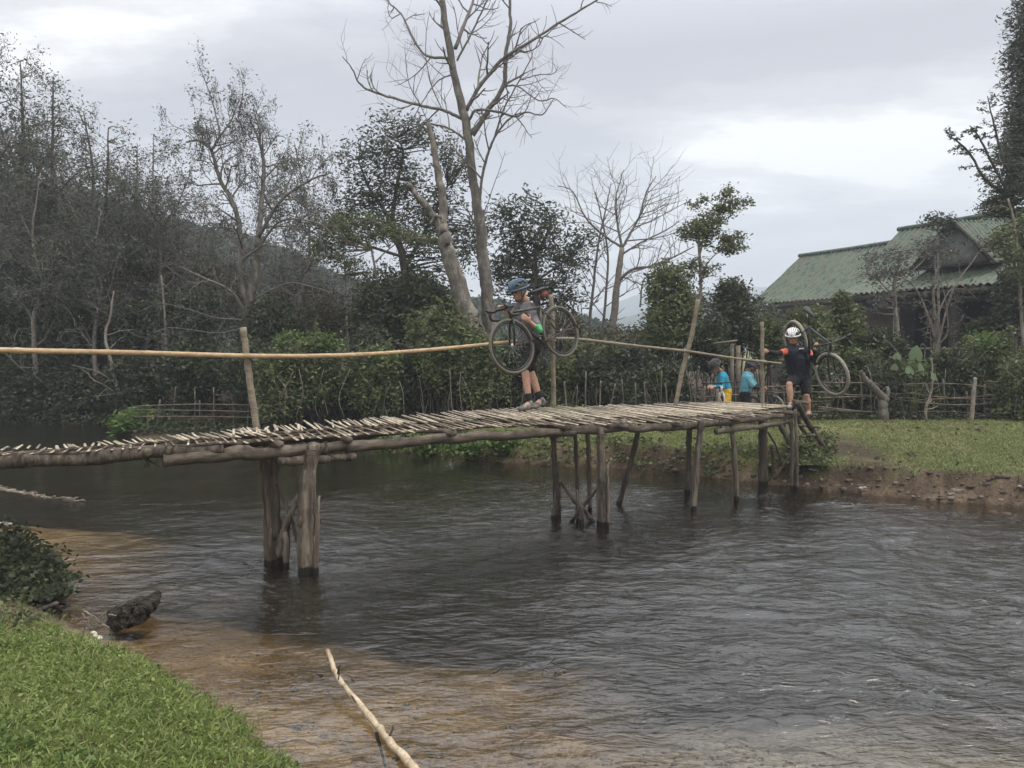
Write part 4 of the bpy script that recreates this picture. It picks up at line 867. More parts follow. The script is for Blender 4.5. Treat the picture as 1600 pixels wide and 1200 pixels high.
# ---------------------------------------------------------------- the tall bare tree, the broken trunk, the trees round them
B = 21.0; sk = dict(spread=.7, up=.10, jit=.13, nch=4, ratio=.6); SB = (6, 1.0, 1, sk)
bt = [([(772, 575), (767, 522), (761, 465), (754, 402), (751, 357), (742, 300), (726, 190), (707, 95), (690, 0), (684, -70), (676, -150)], B, .27, .05, 12, .9, 1, sk),
 ([(738, 211), (764, 171), (787, 133), (790, 90), (797, 43), (797, 0), (800, -60)], [B, B - .8], .10, .03) + SB, ([(790, 88), (830, 64), (882, 31), (930, 2), (960, -20)], [B - .6, B - 1.6], .055, .015) + SB,
 ([(729, 173), (747, 138), (776, 102), (790, 88)], [B, B - .6], .075, .05) + SB, ([(711, 76), (728, 31), (740, 0), (752, -50)], [B, B + .8], .07, .03) + SB,
 ([(714, 95), (740, 45), (761, 0), (775, -40)], [B, B - .5], .04, .02) + SB, ([(732, 188), (745, 172), (778, 175), (806, 182), (823, 175), (847, 179), (866, 154)], [B, B - 1.5], .055, .012) + SB,
 ([(787, 135), (809, 135), (842, 157), (866, 154), (886, 169)], [B - .5, B - 1.6], .035, .01) + SB, ([(748, 330), (753, 280), (761, 245), (773, 214), (797, 185), (815, 176)], [B, B - .7], .06, .02) + SB,
 ([(773, 214), (787, 171), (802, 143), (828, 95), (833, 80)], [B - .3, B - 1], .035, .01) + SB, ([(815, 125), (840, 117), (865, 115), (872, 103)], B - .8, .022, .007, 6, .7, 1, sk),
 ([(704, 91), (669, 88), (650, 69), (636, 40), (626, 21), (605, 0), (600, -30)], [B, B + .8], .05, .02) + SB, ([(721, 185), (692, 172), (654, 164), (597, 148), (564, 133), (550, 107), (535, 88)], [B, B - 1.4], .06, .012) + SB,
 ([(727, 218), (702, 201), (669, 194), (621, 197), (600, 204)], [B, B + .8], .045, .012) + SB, ([(707, 116), (683, 128), (657, 164), (643, 190)], [B, B - .4], .03, .012) + SB,
 ([(692, 173), (676, 138), (666, 95), (666, 55), (671, 17)], [B - .2, B - .6], .024, .008) + SB, ([(657, 164), (640, 133), (634, 95), (633, 66)], B - .6, .022, .007) + SB, ([(733, 261), (716, 240), (704, 226), (690, 238)], [B, B + .5], .03, .012, 5, .7, 1, sk),
 ([(626, 21), (612, 28), (606, 15), (608, 0)], B + .6, .018, .01, 4, .5, 1, sk), ([(750, 350), (768, 300), (782, 260), (790, 235)], B - .3, .02, .007, 6, .6, 0, sk)]
tree('bare_tree', 'tall pale leafless tree standing highest in the middle, above the carried bicycle', 'tree', bt, BARK, twig=TWIGB, thin=.78)
Cc = 19.0
tree('broken_tree', 'thick grey leaning trunk with two snapped off limbs and no crown', 'tree', [
 ([(752, 560), (745, 525), (725, 475), (705, 410), (694, 372), (690, 350)], Cc, .30, .155), ([(693, 362), (672, 330), (652, 306), (638, 288)], [Cc, Cc - .4], .105, .075),
 ([(690, 352), (693, 318), (686, 280), (680, 245), (669, 192)], [Cc, Cc + .2], .135, .07), ([(690, 340), (680, 338), (672, 350)], Cc - .2, .05, .03)], BARK, thin=.9)
def feather(px, py, d, rx, ry, n): return (px, py, d, rx, ry, n)
tree('leafy_tree', 'dark leafy tree whose wide crown spreads behind the broken trunk', 'tree', [
 ([(655, 560), (640, 470), (628, 400), (612, 350)], 23, .16, .09), ([(628, 400), (600, 330), (575, 290), (560, 250)], 23, .07, .02), ([(612, 350), (620, 290), (630, 240), (620, 215)], 23, .07, .02), ([(632, 420), (670, 350), (700, 290)], 23.3, .07, .02), ([(625, 400), (560, 380), (520, 370)], 22.6, .05, .015)],
 BARKD, lobes=[(575, 300, 23, 50, 40, 40), (600, 235, 23, 45, 35, 34), (650, 215, 23, 40, 22, 16), (640, 290, 23.2, 60, 45, 49), (560, 350, 23, 45, 25, 20), (700, 260, 23.4, 30, 45, 26), (620, 350, 23, 70, 30, 34), (690, 340, 23.6, 50, 40, 31), (540, 240, 23, 20, 25, 6), (740, 370, 24, 45, 40, 26), (680, 400, 23, 60, 40, 34), (620, 190, 23, 40, 14, 8)], leaf=(L_TREE, 1, .14, .048), sub=30, spreadc=.21)
tree('leafy_tree', 'broad leafy tree with ragged crown just right of the tall bare trunk', 'tree', [
 ([(850, 580), (842, 500), (835, 440), (838, 390)], 22, .12, .06), ([(838, 420), (810, 370), (795, 330)], 22, .05, .015), ([(838, 400), (860, 350), (850, 320)], 22, .05, .015), ([(836, 440), (880, 410), (900, 390)], 22, .04, .015)],
 BARKD, lobes=[(805, 360, 22, 35, 30, 26), (850, 370, 22, 40, 35, 31), (815, 320, 22, 35, 16, 10), (860, 335, 22, 30, 14, 8), (890, 400, 22, 35, 35, 26), (830, 430, 22.3, 60, 45, 52), (870, 460, 22, 40, 40, 34), (775, 330, 22, 18, 18, 6), (790, 420, 22.4, 40, 45, 34), (915, 370, 22, 14, 18, 6)], leaf=(L_TREE, 1, .14, .048), sub=30, spreadc=.2)
for lb, tr_, lo in (('slender tree with flat layered fronds left of the dark shrub dome', [([(612, 560), (598, 500), (590, 440), (580, 390), (572, 350)], 20.5, .05, .02), ([(585, 410), (620, 380), (650, 372)], 20.5, .02, .008), ([(580, 390), (545, 365), (515, 360)], 20.5, .02, .008)], [(520, 355, 20.5, 32, 7, 22), (545, 375, 20.5, 40, 6, 22), (610, 365, 20.5, 40, 7, 24), (580, 345, 20.5, 30, 6, 14), (500, 385, 20.5, 25, 8, 12), (650, 375, 20.5, 30, 7, 14)]),
    ('slender young tree with sparse fronds, second from the thick mossy tree', [([(545, 560), (541, 480), (539, 420), (536, 380), (530, 340)], 22.5, .035, .015)], [(515, 400, 22.5, 30, 6, 14), (545, 410, 22.5, 30, 6, 14), (530, 345, 22.5, 24, 8, 12), (560, 425, 22.5, 22, 6, 8)])):
    tree('slender_tree', lb, 'tree', tr_, TWIG, lobes=lo, leaf=(L_MID, 1, .11, .035), sub=34, spreadc=.15, group='slender young trees')
tree('bare_tree', 'leafless tree of many thin upright stems right of the leafy tree', 'tree', [
 ([(945, 570), (958, 500), (965, 440), (972, 387)], 23, .13, .075), ([(972, 387), (985, 365), (1000, 335), (1010, 300), (1025, 275)], 23, .05, .012, 14, 1.5, 1, sk), ([(972, 387), (965, 350), (962, 310), (975, 265)], 23, .045, .012, 12, 1.5, 1, sk),
 ([(972, 387), (940, 365), (915, 340), (895, 300), (872, 290)], 23, .04, .01, 12, 1.2, 1, sk), ([(965, 440), (990, 420), (1020, 416), (1060, 398), (1085, 385)], [23, 22], .05, .012, 14, 1.1, 1, sk), ([(968, 400), (1000, 380), (1040, 360), (1062, 345)], [23, 22.4], .035, .01, 10, 1.1, 1, sk),
 ([(925, 570), (922, 500), (928, 440), (935, 380), (948, 320), (955, 285)], 23.4, .06, .012, 16, 1.3, 1, sk), ([(935, 570), (945, 480), (950, 400), (940, 340), (930, 300)], 23.2, .05, .012, 14, 1.2, 1, sk), ([(915, 570), (905, 510), (890, 470), (870, 455)], 22.6, .03, .01, 8, .8, 1, sk), ([(1000, 480), (1005, 440), (1020, 425)], 22.6, .03, .012, 8, .8, 1, sk)],
 TWIG, twig=TWIGB, leaf=(L_BROWN, 0, .06, .03))
tree('young_tree', 'slim young tree with upright leafy sprays against the sky beyond the second leaning rail post', 'tree', [
 ([(1085, 580), (1088, 500), (1095, 447), (1092, 385), (1093, 350)], 20, .06, .02), ([(1093, 400), (1105, 350), (1125, 320), (1138, 292)], 20, .025, .006), ([(1094, 430), (1115, 400), (1145, 385), (1160, 380)], 20, .02, .006), ([(1095, 360), (1100, 335), (1085, 318)], 20, .015, .005), ([(1120, 325), (1105, 312), (1098, 302)], 20, .012, .004), ([(1130, 315), (1150, 318), (1172, 314)], 20, .012, .004)],
 TWIG, lobes=[(1090, 358, 20, 24, 18, 34), (1110, 345, 20, 26, 14, 26), (1136, 322, 20, 18, 16, 22), (1137, 300, 20, 8, 10, 7), (1160, 316, 20, 12, 5, 6), (1145, 372, 20, 20, 9, 14), (1142, 390, 20, 22, 9, 16), (1100, 312, 20, 10, 5, 5), (1083, 320, 20, 8, 4, 4), (1115, 375, 20, 30, 14, 24), (1080, 415, 20, 24, 16, 12), (1112, 425, 20, 24, 18, 12), (1068, 365, 20, 8, 12, 6)], leaf=(L_MID, 1, .105, .042), sub=18, spreadc=.09)

# mossy tree by the rail
M_ = 20.5; tw = dict(spread=.8, up=.02, jit=.2, nch=4, ratio=.62)
tree('mossy_tree', 'spreading half bare tree with hanging moss above the left rail post', 'tree', [
 ([(386, 660), (388, 548), (386, 500), (390, 472), (398, 430), (402, 388)], M_, .17, .10), ([(402, 388), (408, 328), (412, 260), (405, 220), (392, 190)], [M_, M_ + .5], .075, .02, 16, 1.0, 2, tw),
 ([(388, 478), (376, 440), (378, 388), (368, 328), (344, 280), (330, 236), (312, 220), (290, 222)], [M_, M_ - .5], .085, .02, 20, 1.0, 2, tw), ([(344, 280), (350, 255), (372, 240)], M_ - .4, .03, .01, 6, .8, 1, tw),
 ([(330, 236), (344, 212), (360, 190), (372, 160)], M_ - .4, .035, .01, 9, .9, 2, tw), ([(344, 212), (335, 170), (322, 130), (306, 90)], M_ - .4, .022, .006, 10, .6, 1, tw), ([(372, 184), (380, 140), (372, 110)], M_, .018, .006, 6, .5, 1, tw),
 ([(404, 370), (440, 312), (488, 280), (520, 270)], [M_, M_ - 1], .05, .012, 16, 1.0, 2, tw), ([(440, 312), (460, 260), (475, 200)], [M_, M_ + .6], .025, .008, 10, .8, 1, tw), ([(402, 390), (440, 345), (500, 350), (530, 380)], [M_, M_ - 1], .035, .01, 10, .8, 1, tw), ([(378, 360), (340, 355), (300, 358)], [M_, M_ - 1], .03, .008, 10, .8, 1, tw),
 ([(384, 490), (360, 455), (320, 435), (280, 416)], [M_, M_ - 1.2], .055, .012, 8, .8, 1, tw), ([(386, 500), (336, 496), (290, 482), (250, 473)], [M_ - .2, M_ - 1.6], .022, .008, 10, .7, 1, tw), ([(390, 470), (448, 443), (488, 448), (520, 458)], [M_, M_ - 1], .022, .007, 8, .7, 1, tw), ([(388, 510), (340, 520), (270, 512), (240, 520)], [M_ - .3, M_ - 1.6], .018, .006, 8, .6, 1, tw),
 ([(392, 460), (395, 500), (390, 530)], M_ - .1, .04, .06)],
 BARK, twig=TWIGB, leaf=(L_GREY, 1, .07, .028, .08), moss=620)

# left forest
fspec = [(-70, 60, 25, .15, 'leaf', 75), (-20, 40, 23.5, .16, 'leaf', 70), (35, 85, 24.5, .17, 'leaf', 75), (80, 110, 23, .12, 'leaf', 60), (120, 165, 25.5, .13, 'leaf', 60), (165, 190, 22.5, .10, 'leaf', 48), (205, 215, 24, .10, 'half', 34), (246, 200, 23, .07, 'half', 22), (288, 250, 25, .08, 'half', 26), (470, 210, 25, .07, 'half', 24), (330, 330, 27, .08, 'leaf', 34), (450, 380, 28, .10, 'leaf', 40), (508, 430, 27, .08, 'leaf', 32), (60, 260, 21.5, .08, 'half', 34), (150, 320, 21.6, .07, 'half', 30)]
words = ['leafy tree at the far left edge of the wood', 'tallest dark leafy tree of the wood at the left edge', 'dense dark tree second from the tallest at the left', 'dark tree with two thin tips rising from its crown', 'bushy dark tree with hanging creepers on its right side', 'dark tree on the right flank of the dense wood', 'thin open tree between the dense wood and the mossy tree', 'pale slim trunk with sparse twigs left of the mossy tree', 'thin grey tree right behind the mossy tree limbs on the left', 'wispy tree with drooping tufts right of the mossy tree', 'low dark tree on the hill foot left of the mossy trunk', 'low dark tree on the hill foot right of the mossy trunk', 'small dark tree before the hill left of the layered fronds', 'tangled brown tree low in front of the dense wood', 'tangled twiggy tree low above the fallen pale limb']
for (px, top, d, r, kd, nl), lb in zip(fspec, words):
    g = random.gauss; x0 = px + g(0, 8); gy = 540 + (EYE - .4) * F / d; mid = (top + gy) / 2
    limbs = [([(px, gy), (px + g(0, 6), gy * .65 + top * .35), (px + g(0, 9), mid), (px + g(0, 12), top * .7 + gy * .3), (px + g(0, 8), top + 10)], d, r, .015, 14, 1.5 if kd == 'leaf' else 1.1, 2, tw)]
    for k in range(4):
        sgn = -1 if k % 2 else 1; y0 = gy * .55 + top * .45 - k * (gy - top) * .07; wd_ = (50 if kd == 'leaf' else 36) * random.uniform(.7, 1.3)
        limbs.append(([(px, y0), (px + sgn * wd_ * .5, y0 - 30), (px + sgn * wd_, y0 - random.uniform(40, 100))], [d, d + g(0, 1)], r * .4, .012, 8, 1.1, 2, tw))
    H = gy - top; lo = []
    for k in range(8 if kd == 'leaf' else 6):
        t = (k + .4) / 8; wd_ = (55 if kd == 'leaf' else 30) * (.35 + t * .75); lo.append((px + g(0, wd_ * .5), top + 20 + t * H * .72, d + g(0, .6), wd_ * .8, H * .075, int(nl * (.30 + .8 * t) * .42)))
    tree('forest_tree' if kd == 'leaf' else 'thin_tree', lb, 'tree', limbs, TWIG if kd == 'half' else BARKD, twig=TWIGB, lobes=lo, leaf=(L_GREY if random.random() < .55 else L_TREE, 1, .10, .036, .1), sub=26 if kd == 'leaf' else 14, spreadc=.22, group='trees of the wood on the left', moss=140)
# pale leaning limb and pole in the undergrowth
tree('leaning_tree', 'thin pale bent trunk leaning in the undergrowth below the left handrail', 'tree', [([(200, 640), (185, 610), (172, 560), (165, 525), (172, 495), (178, 455)], 20.2, .055, .02, 6, .8, 1, tw), ([(185, 600), (150, 580), (110, 570)], [20.2, 19.6], .02, .008, 4, .5, 0, tw)], TWIG, twig=TWIGB)
tree('thin_tree', 'short pale trunk cut by the rail midway to the left rail post', 'tree', [([(258, 640), (257, 590), (260, 560), (258, 500), (252, 430)], 20.8, .06, .02, 8, .7, 1, tw)], TWIG, twig=TWIGB)

# shrubs along the water and the fence
und = 'undergrowth shrubs along the far bank'
for (lobes, m_, n, lb) in (
 ([(-60, 600, 22, 70, 60, 3), (-40, 500, 23.5, 70, 60, 3)], L_DARK, 12000, 'dark thicket over the water at the left edge'),
 ([(50, 610, 21.8, 60, 55, 3), (30, 520, 23, 60, 60, 3)], L_DARK, 13000, 'dark thicket by the water below the left end of the rail'),
 ([(130, 620, 21.6, 55, 45, 3), (120, 540, 22.6, 55, 60, 3)], L_DARK, 12000, 'dark thicket left of the leaning pale trunk'),
 ([(215, 600, 20.6, 45, 45, 3), (220, 520, 22, 50, 55, 3)], L_DARK, 10000, 'dark thicket right of the leaning pale trunk'),
 ([(310, 580, 19.5, 55, 45, 3), (300, 500, 21.5, 55, 50, 3)], L_DARK, 11000, 'dark shrub behind the broken left bamboo fence'),
 ([(400, 590, 18.6, 45, 50, 3), (420, 520, 20.5, 50, 50, 3)], L_DARK, 11000, 'dark shrub right behind the left rail post'),
 ([(240, 440, 24, 70, 50, 2), (330, 455, 25, 60, 45, 2)], L_BROWN, 9000, 'brownish brush under the mossy tree on the left'),
 ([(80, 420, 25, 80, 60, 2), (150, 440, 24, 60, 60, 2)], L_GREY, 11000, 'grey green brush low in the dense wood'),
 ([(-30, 400, 26, 80, 80, 2), (20, 340, 26.5, 70, 60, 2)], L_GREY, 11000, 'grey green brush high in the dense wood'),
 ([(500, 505, 24, 60, 30, 2), (470, 470, 26, 60, 26, 2)], L_BROWN, 7000, 'dry yellowish brush left of the shrub dome'),
 ([(110, 520, 22.2, 20, 30, 1), (85, 560, 22, 22, 25, 1)], L_MID, 1500, 'thin green sprays in the dark thicket at left')):
    shrub('shrub', lb, lobes, m_, n, .12, .055, group=und)
for px_, py_, rx_, ry_, m_, lb_ in ((575, 538, 22, 26, L_TREE, 'loose bush rising behind the hedge under the layered fronds'), (662, 522, 26, 26, L_MID, 'loose green bush rising behind the hedge by the broken trunk'), (720, 530, 20, 20, L_BRIGHT, 'bright leafy tuft against the foot of the broken trunk'), (905, 552, 22, 22, L_MID, 'yellowish bush rising behind the carried rear wheel'), (455, 540, 18, 16, L_BRIGHT, 'bright tuft of leaves above the hedge near the left rail post')):
    shrub('bush', lb_, [(px_, py_, 18.0, rx_, ry_, 3), (px_ + 12, py_ + 20, 17.8, rx_, ry_, 2)], m_, 2600, .11, .045, group='bushes behind the hedge')
shrub('shrub', 'big dark rounded shrub like a dome left of the broken trunk', [(630, 480, 20.6, 70, 60, 6), (600, 510, 20.2, 50, 50, 3), (670, 500, 20.6, 50, 60, 3)], L_DARK, 24000, .12, .05, group=und)
hed = [(440, 590, 36, 52, L_DARK, 0, 'dark hedge bush just right of the left rail post'), (490, 575, 36, 45, L_DARK, 1, 'hedge bush with a bright green tip, second from the left rail post'), (540, 590, 40, 48, L_DARK, 0, 'low dark hedge bush below the middle of the bamboo rail'),
 (585, 580, 38, 52, L_MID, 1, 'hedge bush with yellowish leaves under the shrub dome'), (635, 575, 40, 56, L_DARK, 0, 'dark hedge bush below the shrub dome'), (690, 565, 42, 62, L_MID, 0, 'tall hedge bush in front of the foot of the broken trunk'),
 (745, 580, 38, 52, L_DARK, 1, 'hedge bush left of the carried front wheel'), (795, 590, 36, 50, L_DARK, 0, 'hedge bush behind the legs of the man crossing'), (840, 600, 34, 40, L_MID, 0, 'low hedge bush behind the middle rail post'),
 (900, 605, 36, 40, L_MID, 1, 'yellow green hedge bush right of the middle rail post'), (955, 590, 44, 55, L_DARK, 0, 'rounded vine covered bush under the right handrail'), (1010, 605, 36, 42, L_DARK, 1, 'hedge bush left of the leaning rail post'), (1050, 615, 26, 36, L_DARK, 0, 'small hedge bush at the leaning rail post'),
 (1300, 583, 34, 57, L_DARK, 0, 'dark hedge bush behind the wheel of the carried bicycle'), (1345, 598, 36, 54, L_DARK, 1, 'hedge bush behind the lopped stump'), (1395, 603, 36, 54, L_DARK, 0, 'hedge bush right of the lopped stump'),
 (1445, 598, 36, 54, L_MID, 1, 'hedge bush below the big heart shaped leaf'), (1495, 603, 36, 58, L_DARK, 0, 'hedge bush in front of the dark porch post'), (1545, 598, 38, 62, L_DARK, 1, 'hedge bush second from the right edge'), (1600, 598, 40, 64, L_MID, 0, 'hedge bush at the right edge'), (1665, 598, 40, 64, L_DARK, 0, 'hedge bush beyond the right edge'), (1250, 600, 28, 50, L_DARK, 0, 'hedge bush behind the man on the ladder')]
for (px, py, rx, ry, m_, tip, lb) in hed:
    if m_ is L_DARK and random.random() < .45: m_ = random.choice((L_MID, L_TREE))
    d = 17.4 + random.gauss(0, .3); q_ = random.uniform(.66, 1.14); py += ry * (1 - q_) + random.gauss(0, 4); ry *= q_; lo = [(px, py + 6, d, rx, ry * .85, 5), (px + random.gauss(0, 12), py + 30, d - .2, rx * .9, 32, 3), (px + random.gauss(0, 16), py - ry * .62, d + random.gauss(0, .2), rx * .45, ry * .32, 1.3), (px + random.gauss(0, 22), py - ry * .3, d - .3, rx * .4, ry * .35, 1.3)]
    o = shrub('hedge_bush', lb, lo, m_, 7200, .10, .045, group='bushes of the hedge along the fence', hollow=.5)
    t = MB(); c = P(px + random.gauss(0, 10), py - ry * .8, d - .2); n = 420 if tip else 170; pp = c + RNG.normal(0, 1, (n, 3)) * arr((rx * .45, rx * .3, ry * .16)) * d / F
    t.leaves(pp, .11, .05, droop=.1); t.obj('young_leaves', L_BRIGHT if tip else L_MID, o, smooth=False)
    t = MB(); t2 = MB()
    for _ in range(16):                                             # long sprigs and dry stalks that break the outline
        a = P(px + random.gauss(0, rx * .6), py - ry * random.uniform(-.3, .8), d - .3); e_ = a + arr((random.gauss(0, .22), random.gauss(-.1, .1), random.uniform(.2, .75))); q = spline([a, (a + e_) / 2 + RNG.normal(0, .05, 3), e_ + arr((random.gauss(0, .12), 0, -.04))], 6); t2.tube(q, .006, 3)
        t.leaves(np.repeat(q, 2, 0) + RNG.normal(0, .035, (len(q) * 2, 3)), .12, .045, droop=.2)
    for _ in range(4): a = P(px + random.gauss(0, rx * .7), 652, d - .55); t2.tube(spline([a, a + arr((random.gauss(0, .1), 0, random.uniform(.3, .6))), a + arr((random.gauss(0, .2), .1, random.uniform(.7, 1.1)))], 4), .007, 4)
    t.obj('sprigs', m_, o, smooth=False); t2.obj('stalks', TWIG, o)
for (lobes, m_, n, L, lb) in (
 ([(1045, 450, 19.2, 34, 34, 3), (1035, 510, 19, 30, 45, 3), (1065, 500, 19.2, 24, 40, 2)], L_MID, 8500, .12, 'tall light green bush under the slim young tree'),
 ([(1150, 500, 19.4, 26, 50, 3), (1140, 460, 19.6, 18, 20, 1)], L_DARK, 6000, .11, 'dark upright bush left of the house'),
 ([(1110, 540, 18.6, 26, 38, 2)], L_DARK, 3500, .11, 'dark bush behind the rider in blue'), ([(1198, 535, 19, 18, 35, 2)], L_MID, 3600, .10, 'green bush behind the last rail post'),
 ([(1262, 508, 18.4, 26, 24, 3), (1270, 540, 18.2, 30, 40, 3)], L_MID, 6500, .12, 'broad leaved bush above the white helmet'),
 ([(1322, 512, 18.8, 20, 30, 3), (1315, 475, 18.8, 10, 12, 1)], L_MID, 4600, .13, 'bush with a plumed top before the house wall'),
 ([(1375, 545, 18.8, 34, 24, 3)], L_DARK, 3500, .12, 'dark bush before the porch at its left end'), ([(1545, 522, 19.5, 24, 24, 3)], L_DARK, 3000, .12, 'dark bush between the porch posts'), ([(1590, 470, 19, 26, 50, 2)], L_GREY, 3800, .12, 'grey green bush by the right porch post'),
 ([(1015, 540, 21, 40, 24, 2), (970, 535, 22, 50, 18, 2)], L_BROWN, 4500, .10, 'dry brown brush beyond the right handrail'), ([(880, 520, 21, 30, 30, 2)], L_BROWN, 3000, .10, 'thin dry brush behind the carried rear wheel'),
 ([(1090, 490, 26, 60, 30, 2), (1180, 500, 27, 40, 30, 2)], L_GREY, 5500, .14, 'pale green thicket between the slim tree and the house')):
    shrub('bush', lb, lobes, m_, n, L, L * .42, group='bushes round the house and fence')

# ---------------------------------------------------------------- house
HA = arr((11.1, 35.0)); HU = arr((.387, -.922)); HN = arr((.922, .387))
def H(s_, r, z): q = HA + HU * s_ + HN * r; return arr((q[0], q[1], z))
ROOFM = mat('roof_green_sheet', [(.045, .056, .042), (.07, .098, .068), (.11, .142, .098), (.10, .095, .075), (.055, .065, .05)], scale=2.4, stretch=(1, 1, 1), rough=.6, bump=.1)
WALLM = mat('house_wall', [(.16, .135, .105), (.25, .215, .17)], scale=3, rough=.9, bump=.2); WOODD = mat('dark_wood', [(.02, .017, .014), (.05, .042, .034)], scale=6, rough=.8, bump=.2); GABM = mat('gable_board', [(.13, .13, .12), (.2, .2, .185)], scale=4, rough=.8, bump=.1)
house = thing('house', 'long old house with mossy green corrugated roofs and a porch behind the hedge', 'house', H(6, 0, .5))
def slope(name, a, b_, c, d, parent=house, m=ROOFM, wl=.24, amp=.04):
    """corrugated sheet: a,b along the eave, d,c along the ridge above them"""
    a, b_, c, d = map(arr, (a, b_, c, d)); L = np.linalg.norm(b_ - a); n = int(L / wl * 6); rows = 9; nr = unit(np.cross(b_ - a, d - a)); nr = nr if nr[2] > 0 else -nr
    t = np.linspace(0, 1, n); V_ = []
    for i in range(rows):
        v_ = i / (rows - 1); lo = a + (b_ - a) * t[:, None]; hi = d + (c - d) * t[:, None]; p = lo * (1 - v_) + hi * v_
        step = .03 * ((rows - 1 - i) % 3 == 0); p = p + nr * (amp * np.sin(t * L / wl * 2 * np.pi)[:, None] - .012 * (i % 3) + RNG.normal(0, .003, (n, 1))); p[:, 2] -= .05 * np.sin(math.pi * v_) + .03 * np.sin(t * 7) * math.sin(math.pi * v_); V_.append(p)
    V_ = np.array(V_).reshape(-1, 3); i = np.arange(rows - 1)[:, None] * n; j = np.arange(n - 1)[None, :]; f = np.stack([i + j, i + j + 1, i + n + j + 1, i + n + j], -1).reshape(-1, 4)
    b = MB(); b.add(V_, f); b.add(V_ - nr * .012, f[:, ::-1]); return b.obj(name, m, parent, smooth=False)
slope('roof', H(-.2, -.25, 3.98), H(6.4, -.25, 3.98), H(6.4, 2.42, 6.23), H(-.2 + .3, 2.42, 6.23)); slope('roof', H(-.2, 5.1, 3.98), H(6.4, 5.1, 3.98), H(6.4, 2.46, 6.22), H(.1, 2.46, 6.22))
slope('roof', H(4.9, .1, 4.28), H(17, .1, 4.28), H(17, 2.75, 6.75), H(5.2, 2.75, 6.75)); slope('roof', H(4.9, 5.6, 4.28), H(17, 5.6, 4.28), H(17, 2.8, 6.74), H(5.2, 2.8, 6.74))
slope('porch_roof', H(5.8, -1.25, 4.0), H(17, -1.25, 4.0), H(17, .75, 4.86), H(5.8, .75, 4.86))
b = MB(); b.tube([H(.0, 2.44, 6.27), H(3, 2.44, 6.25), H(6.4, 2.44, 6.28)], .09, 8); b.tube([H(5.1, 2.78, 6.80), H(11, 2.78, 6.79), H(17, 2.78, 6.82)], .09, 8); b.obj('ridge_cap', ROOFM, house)
for sc_, half, za, zb in ((9.75, 1.55, 6.35, 4.75),):                # porch gable: two small slopes, bargeboards and a panel
    slope('gable_roof', H(sc_ - half, -.15, zb), H(sc_ - half, 2.4, zb + .3), H(sc_, 2.6, za), H(sc_, -.15, za), wl=.2); slope('gable_roof', H(sc_ + half, -.15, zb), H(sc_ + half, 2.4, zb + .3), H(sc_, 2.6, za), H(sc_, -.15, za), wl=.2)
    b = MB(); g0, g1, g2 = H(sc_ - half + .2, .12, zb), H(sc_ + half - .2, .12, zb), H(sc_, .12, za - .2); g3, g4, g5 = [q + arr((*(HN * .06), 0)) for q in (g0, g1, g2)]
    b.add([g0, g1, g2, g3, g4, g5], [(0, 1, 4, 3), (1, 2, 5, 4), (2, 0, 3, 5)], [(0, 2, 1), (3, 4, 5)]); gp = b.obj('gable_panel', GABM, house, smooth=False)
    b = MB(); b.tube([H(sc_ - half, -.22, zb - .02), H(sc_, -.22, za - .02), H(sc_ + half, -.22, zb - .02)], .075, 4); b.tube([H(sc_ - half + .1, .02, zb + .04), H(sc_ + half - .1, .02, zb + .04)], .06, 4); b.obj('bargeboard', WOODD, house)
def hbox(name, s0, s1, r0, r1, z0, z1, m, parent=house, local=False):
    c = H((s0 + s1) / 2, (r0 + r1) / 2, (z0 + z1) / 2); rot = np.stack([(*HU, 0), (*HN, 0), (0, 0, 1)], 1); b = MB(); b.box(c, (s1 - s0, r1 - r0, z1 - z0), rot)
    o = b.obj(name, m, parent, smooth=False, local=local)
    return o
hbox('wall', .3, 7.2, .45, .6, .4, 4.35, WALLM); hbox('wall', .3, .45, .6, 4.6, .4, 4.2, WALLM); hbox('wall', 7.2, 17, 1.3, 1.45, .4, 4.6, WOODD); hbox('wall', .3, 17, 4.6, 4.75, .4, 4.2, WALLM)
hbox('fascia', -.1, 6.3, -.24, -.18, 3.72, 3.88, WOODD); hbox('fascia', 5.9, 17, -1.22, -1.16, 3.74, 3.9, WOODD)
for s0 in (1.6, 4.4): f_ = hbox('window', s0, s0 + 1.0, .42, .448, 2.0, 3.1, WOODD)
for s0, w_, m_ in ((6.3, .16, WALLM), (8.2, .16, WALLM), (10.35, .34, WOODD), (12.3, .26, WALLM), (14.5, .2, WOODD)): hbox('porch_post', s0, s0 + w_, -.95, -.95 + w_, .4, 3.95, m_)
hbox('porch_beam', 6, 17, -.96, -.86, 3.5, 3.66, WOODD); hbox('porch_floor', 6, 17, -1.05, 1.3, .4, 1.1, WALLM)
b = MB(); b.tube([H(6.4, -.95, 2.0), H(12.3, -.95, 2.0)], .04, 6); b.tube([H(6.4, -.95, 1.6), H(12.3, -.95, 1.6)], .03, 6)
for k in range(24): b.tube([H(6.5 + k * .25, -.95, 1.1), H(6.5 + k * .25, -.95, 2.0)], .018, 5)
b.obj('railing', WALLM, house)

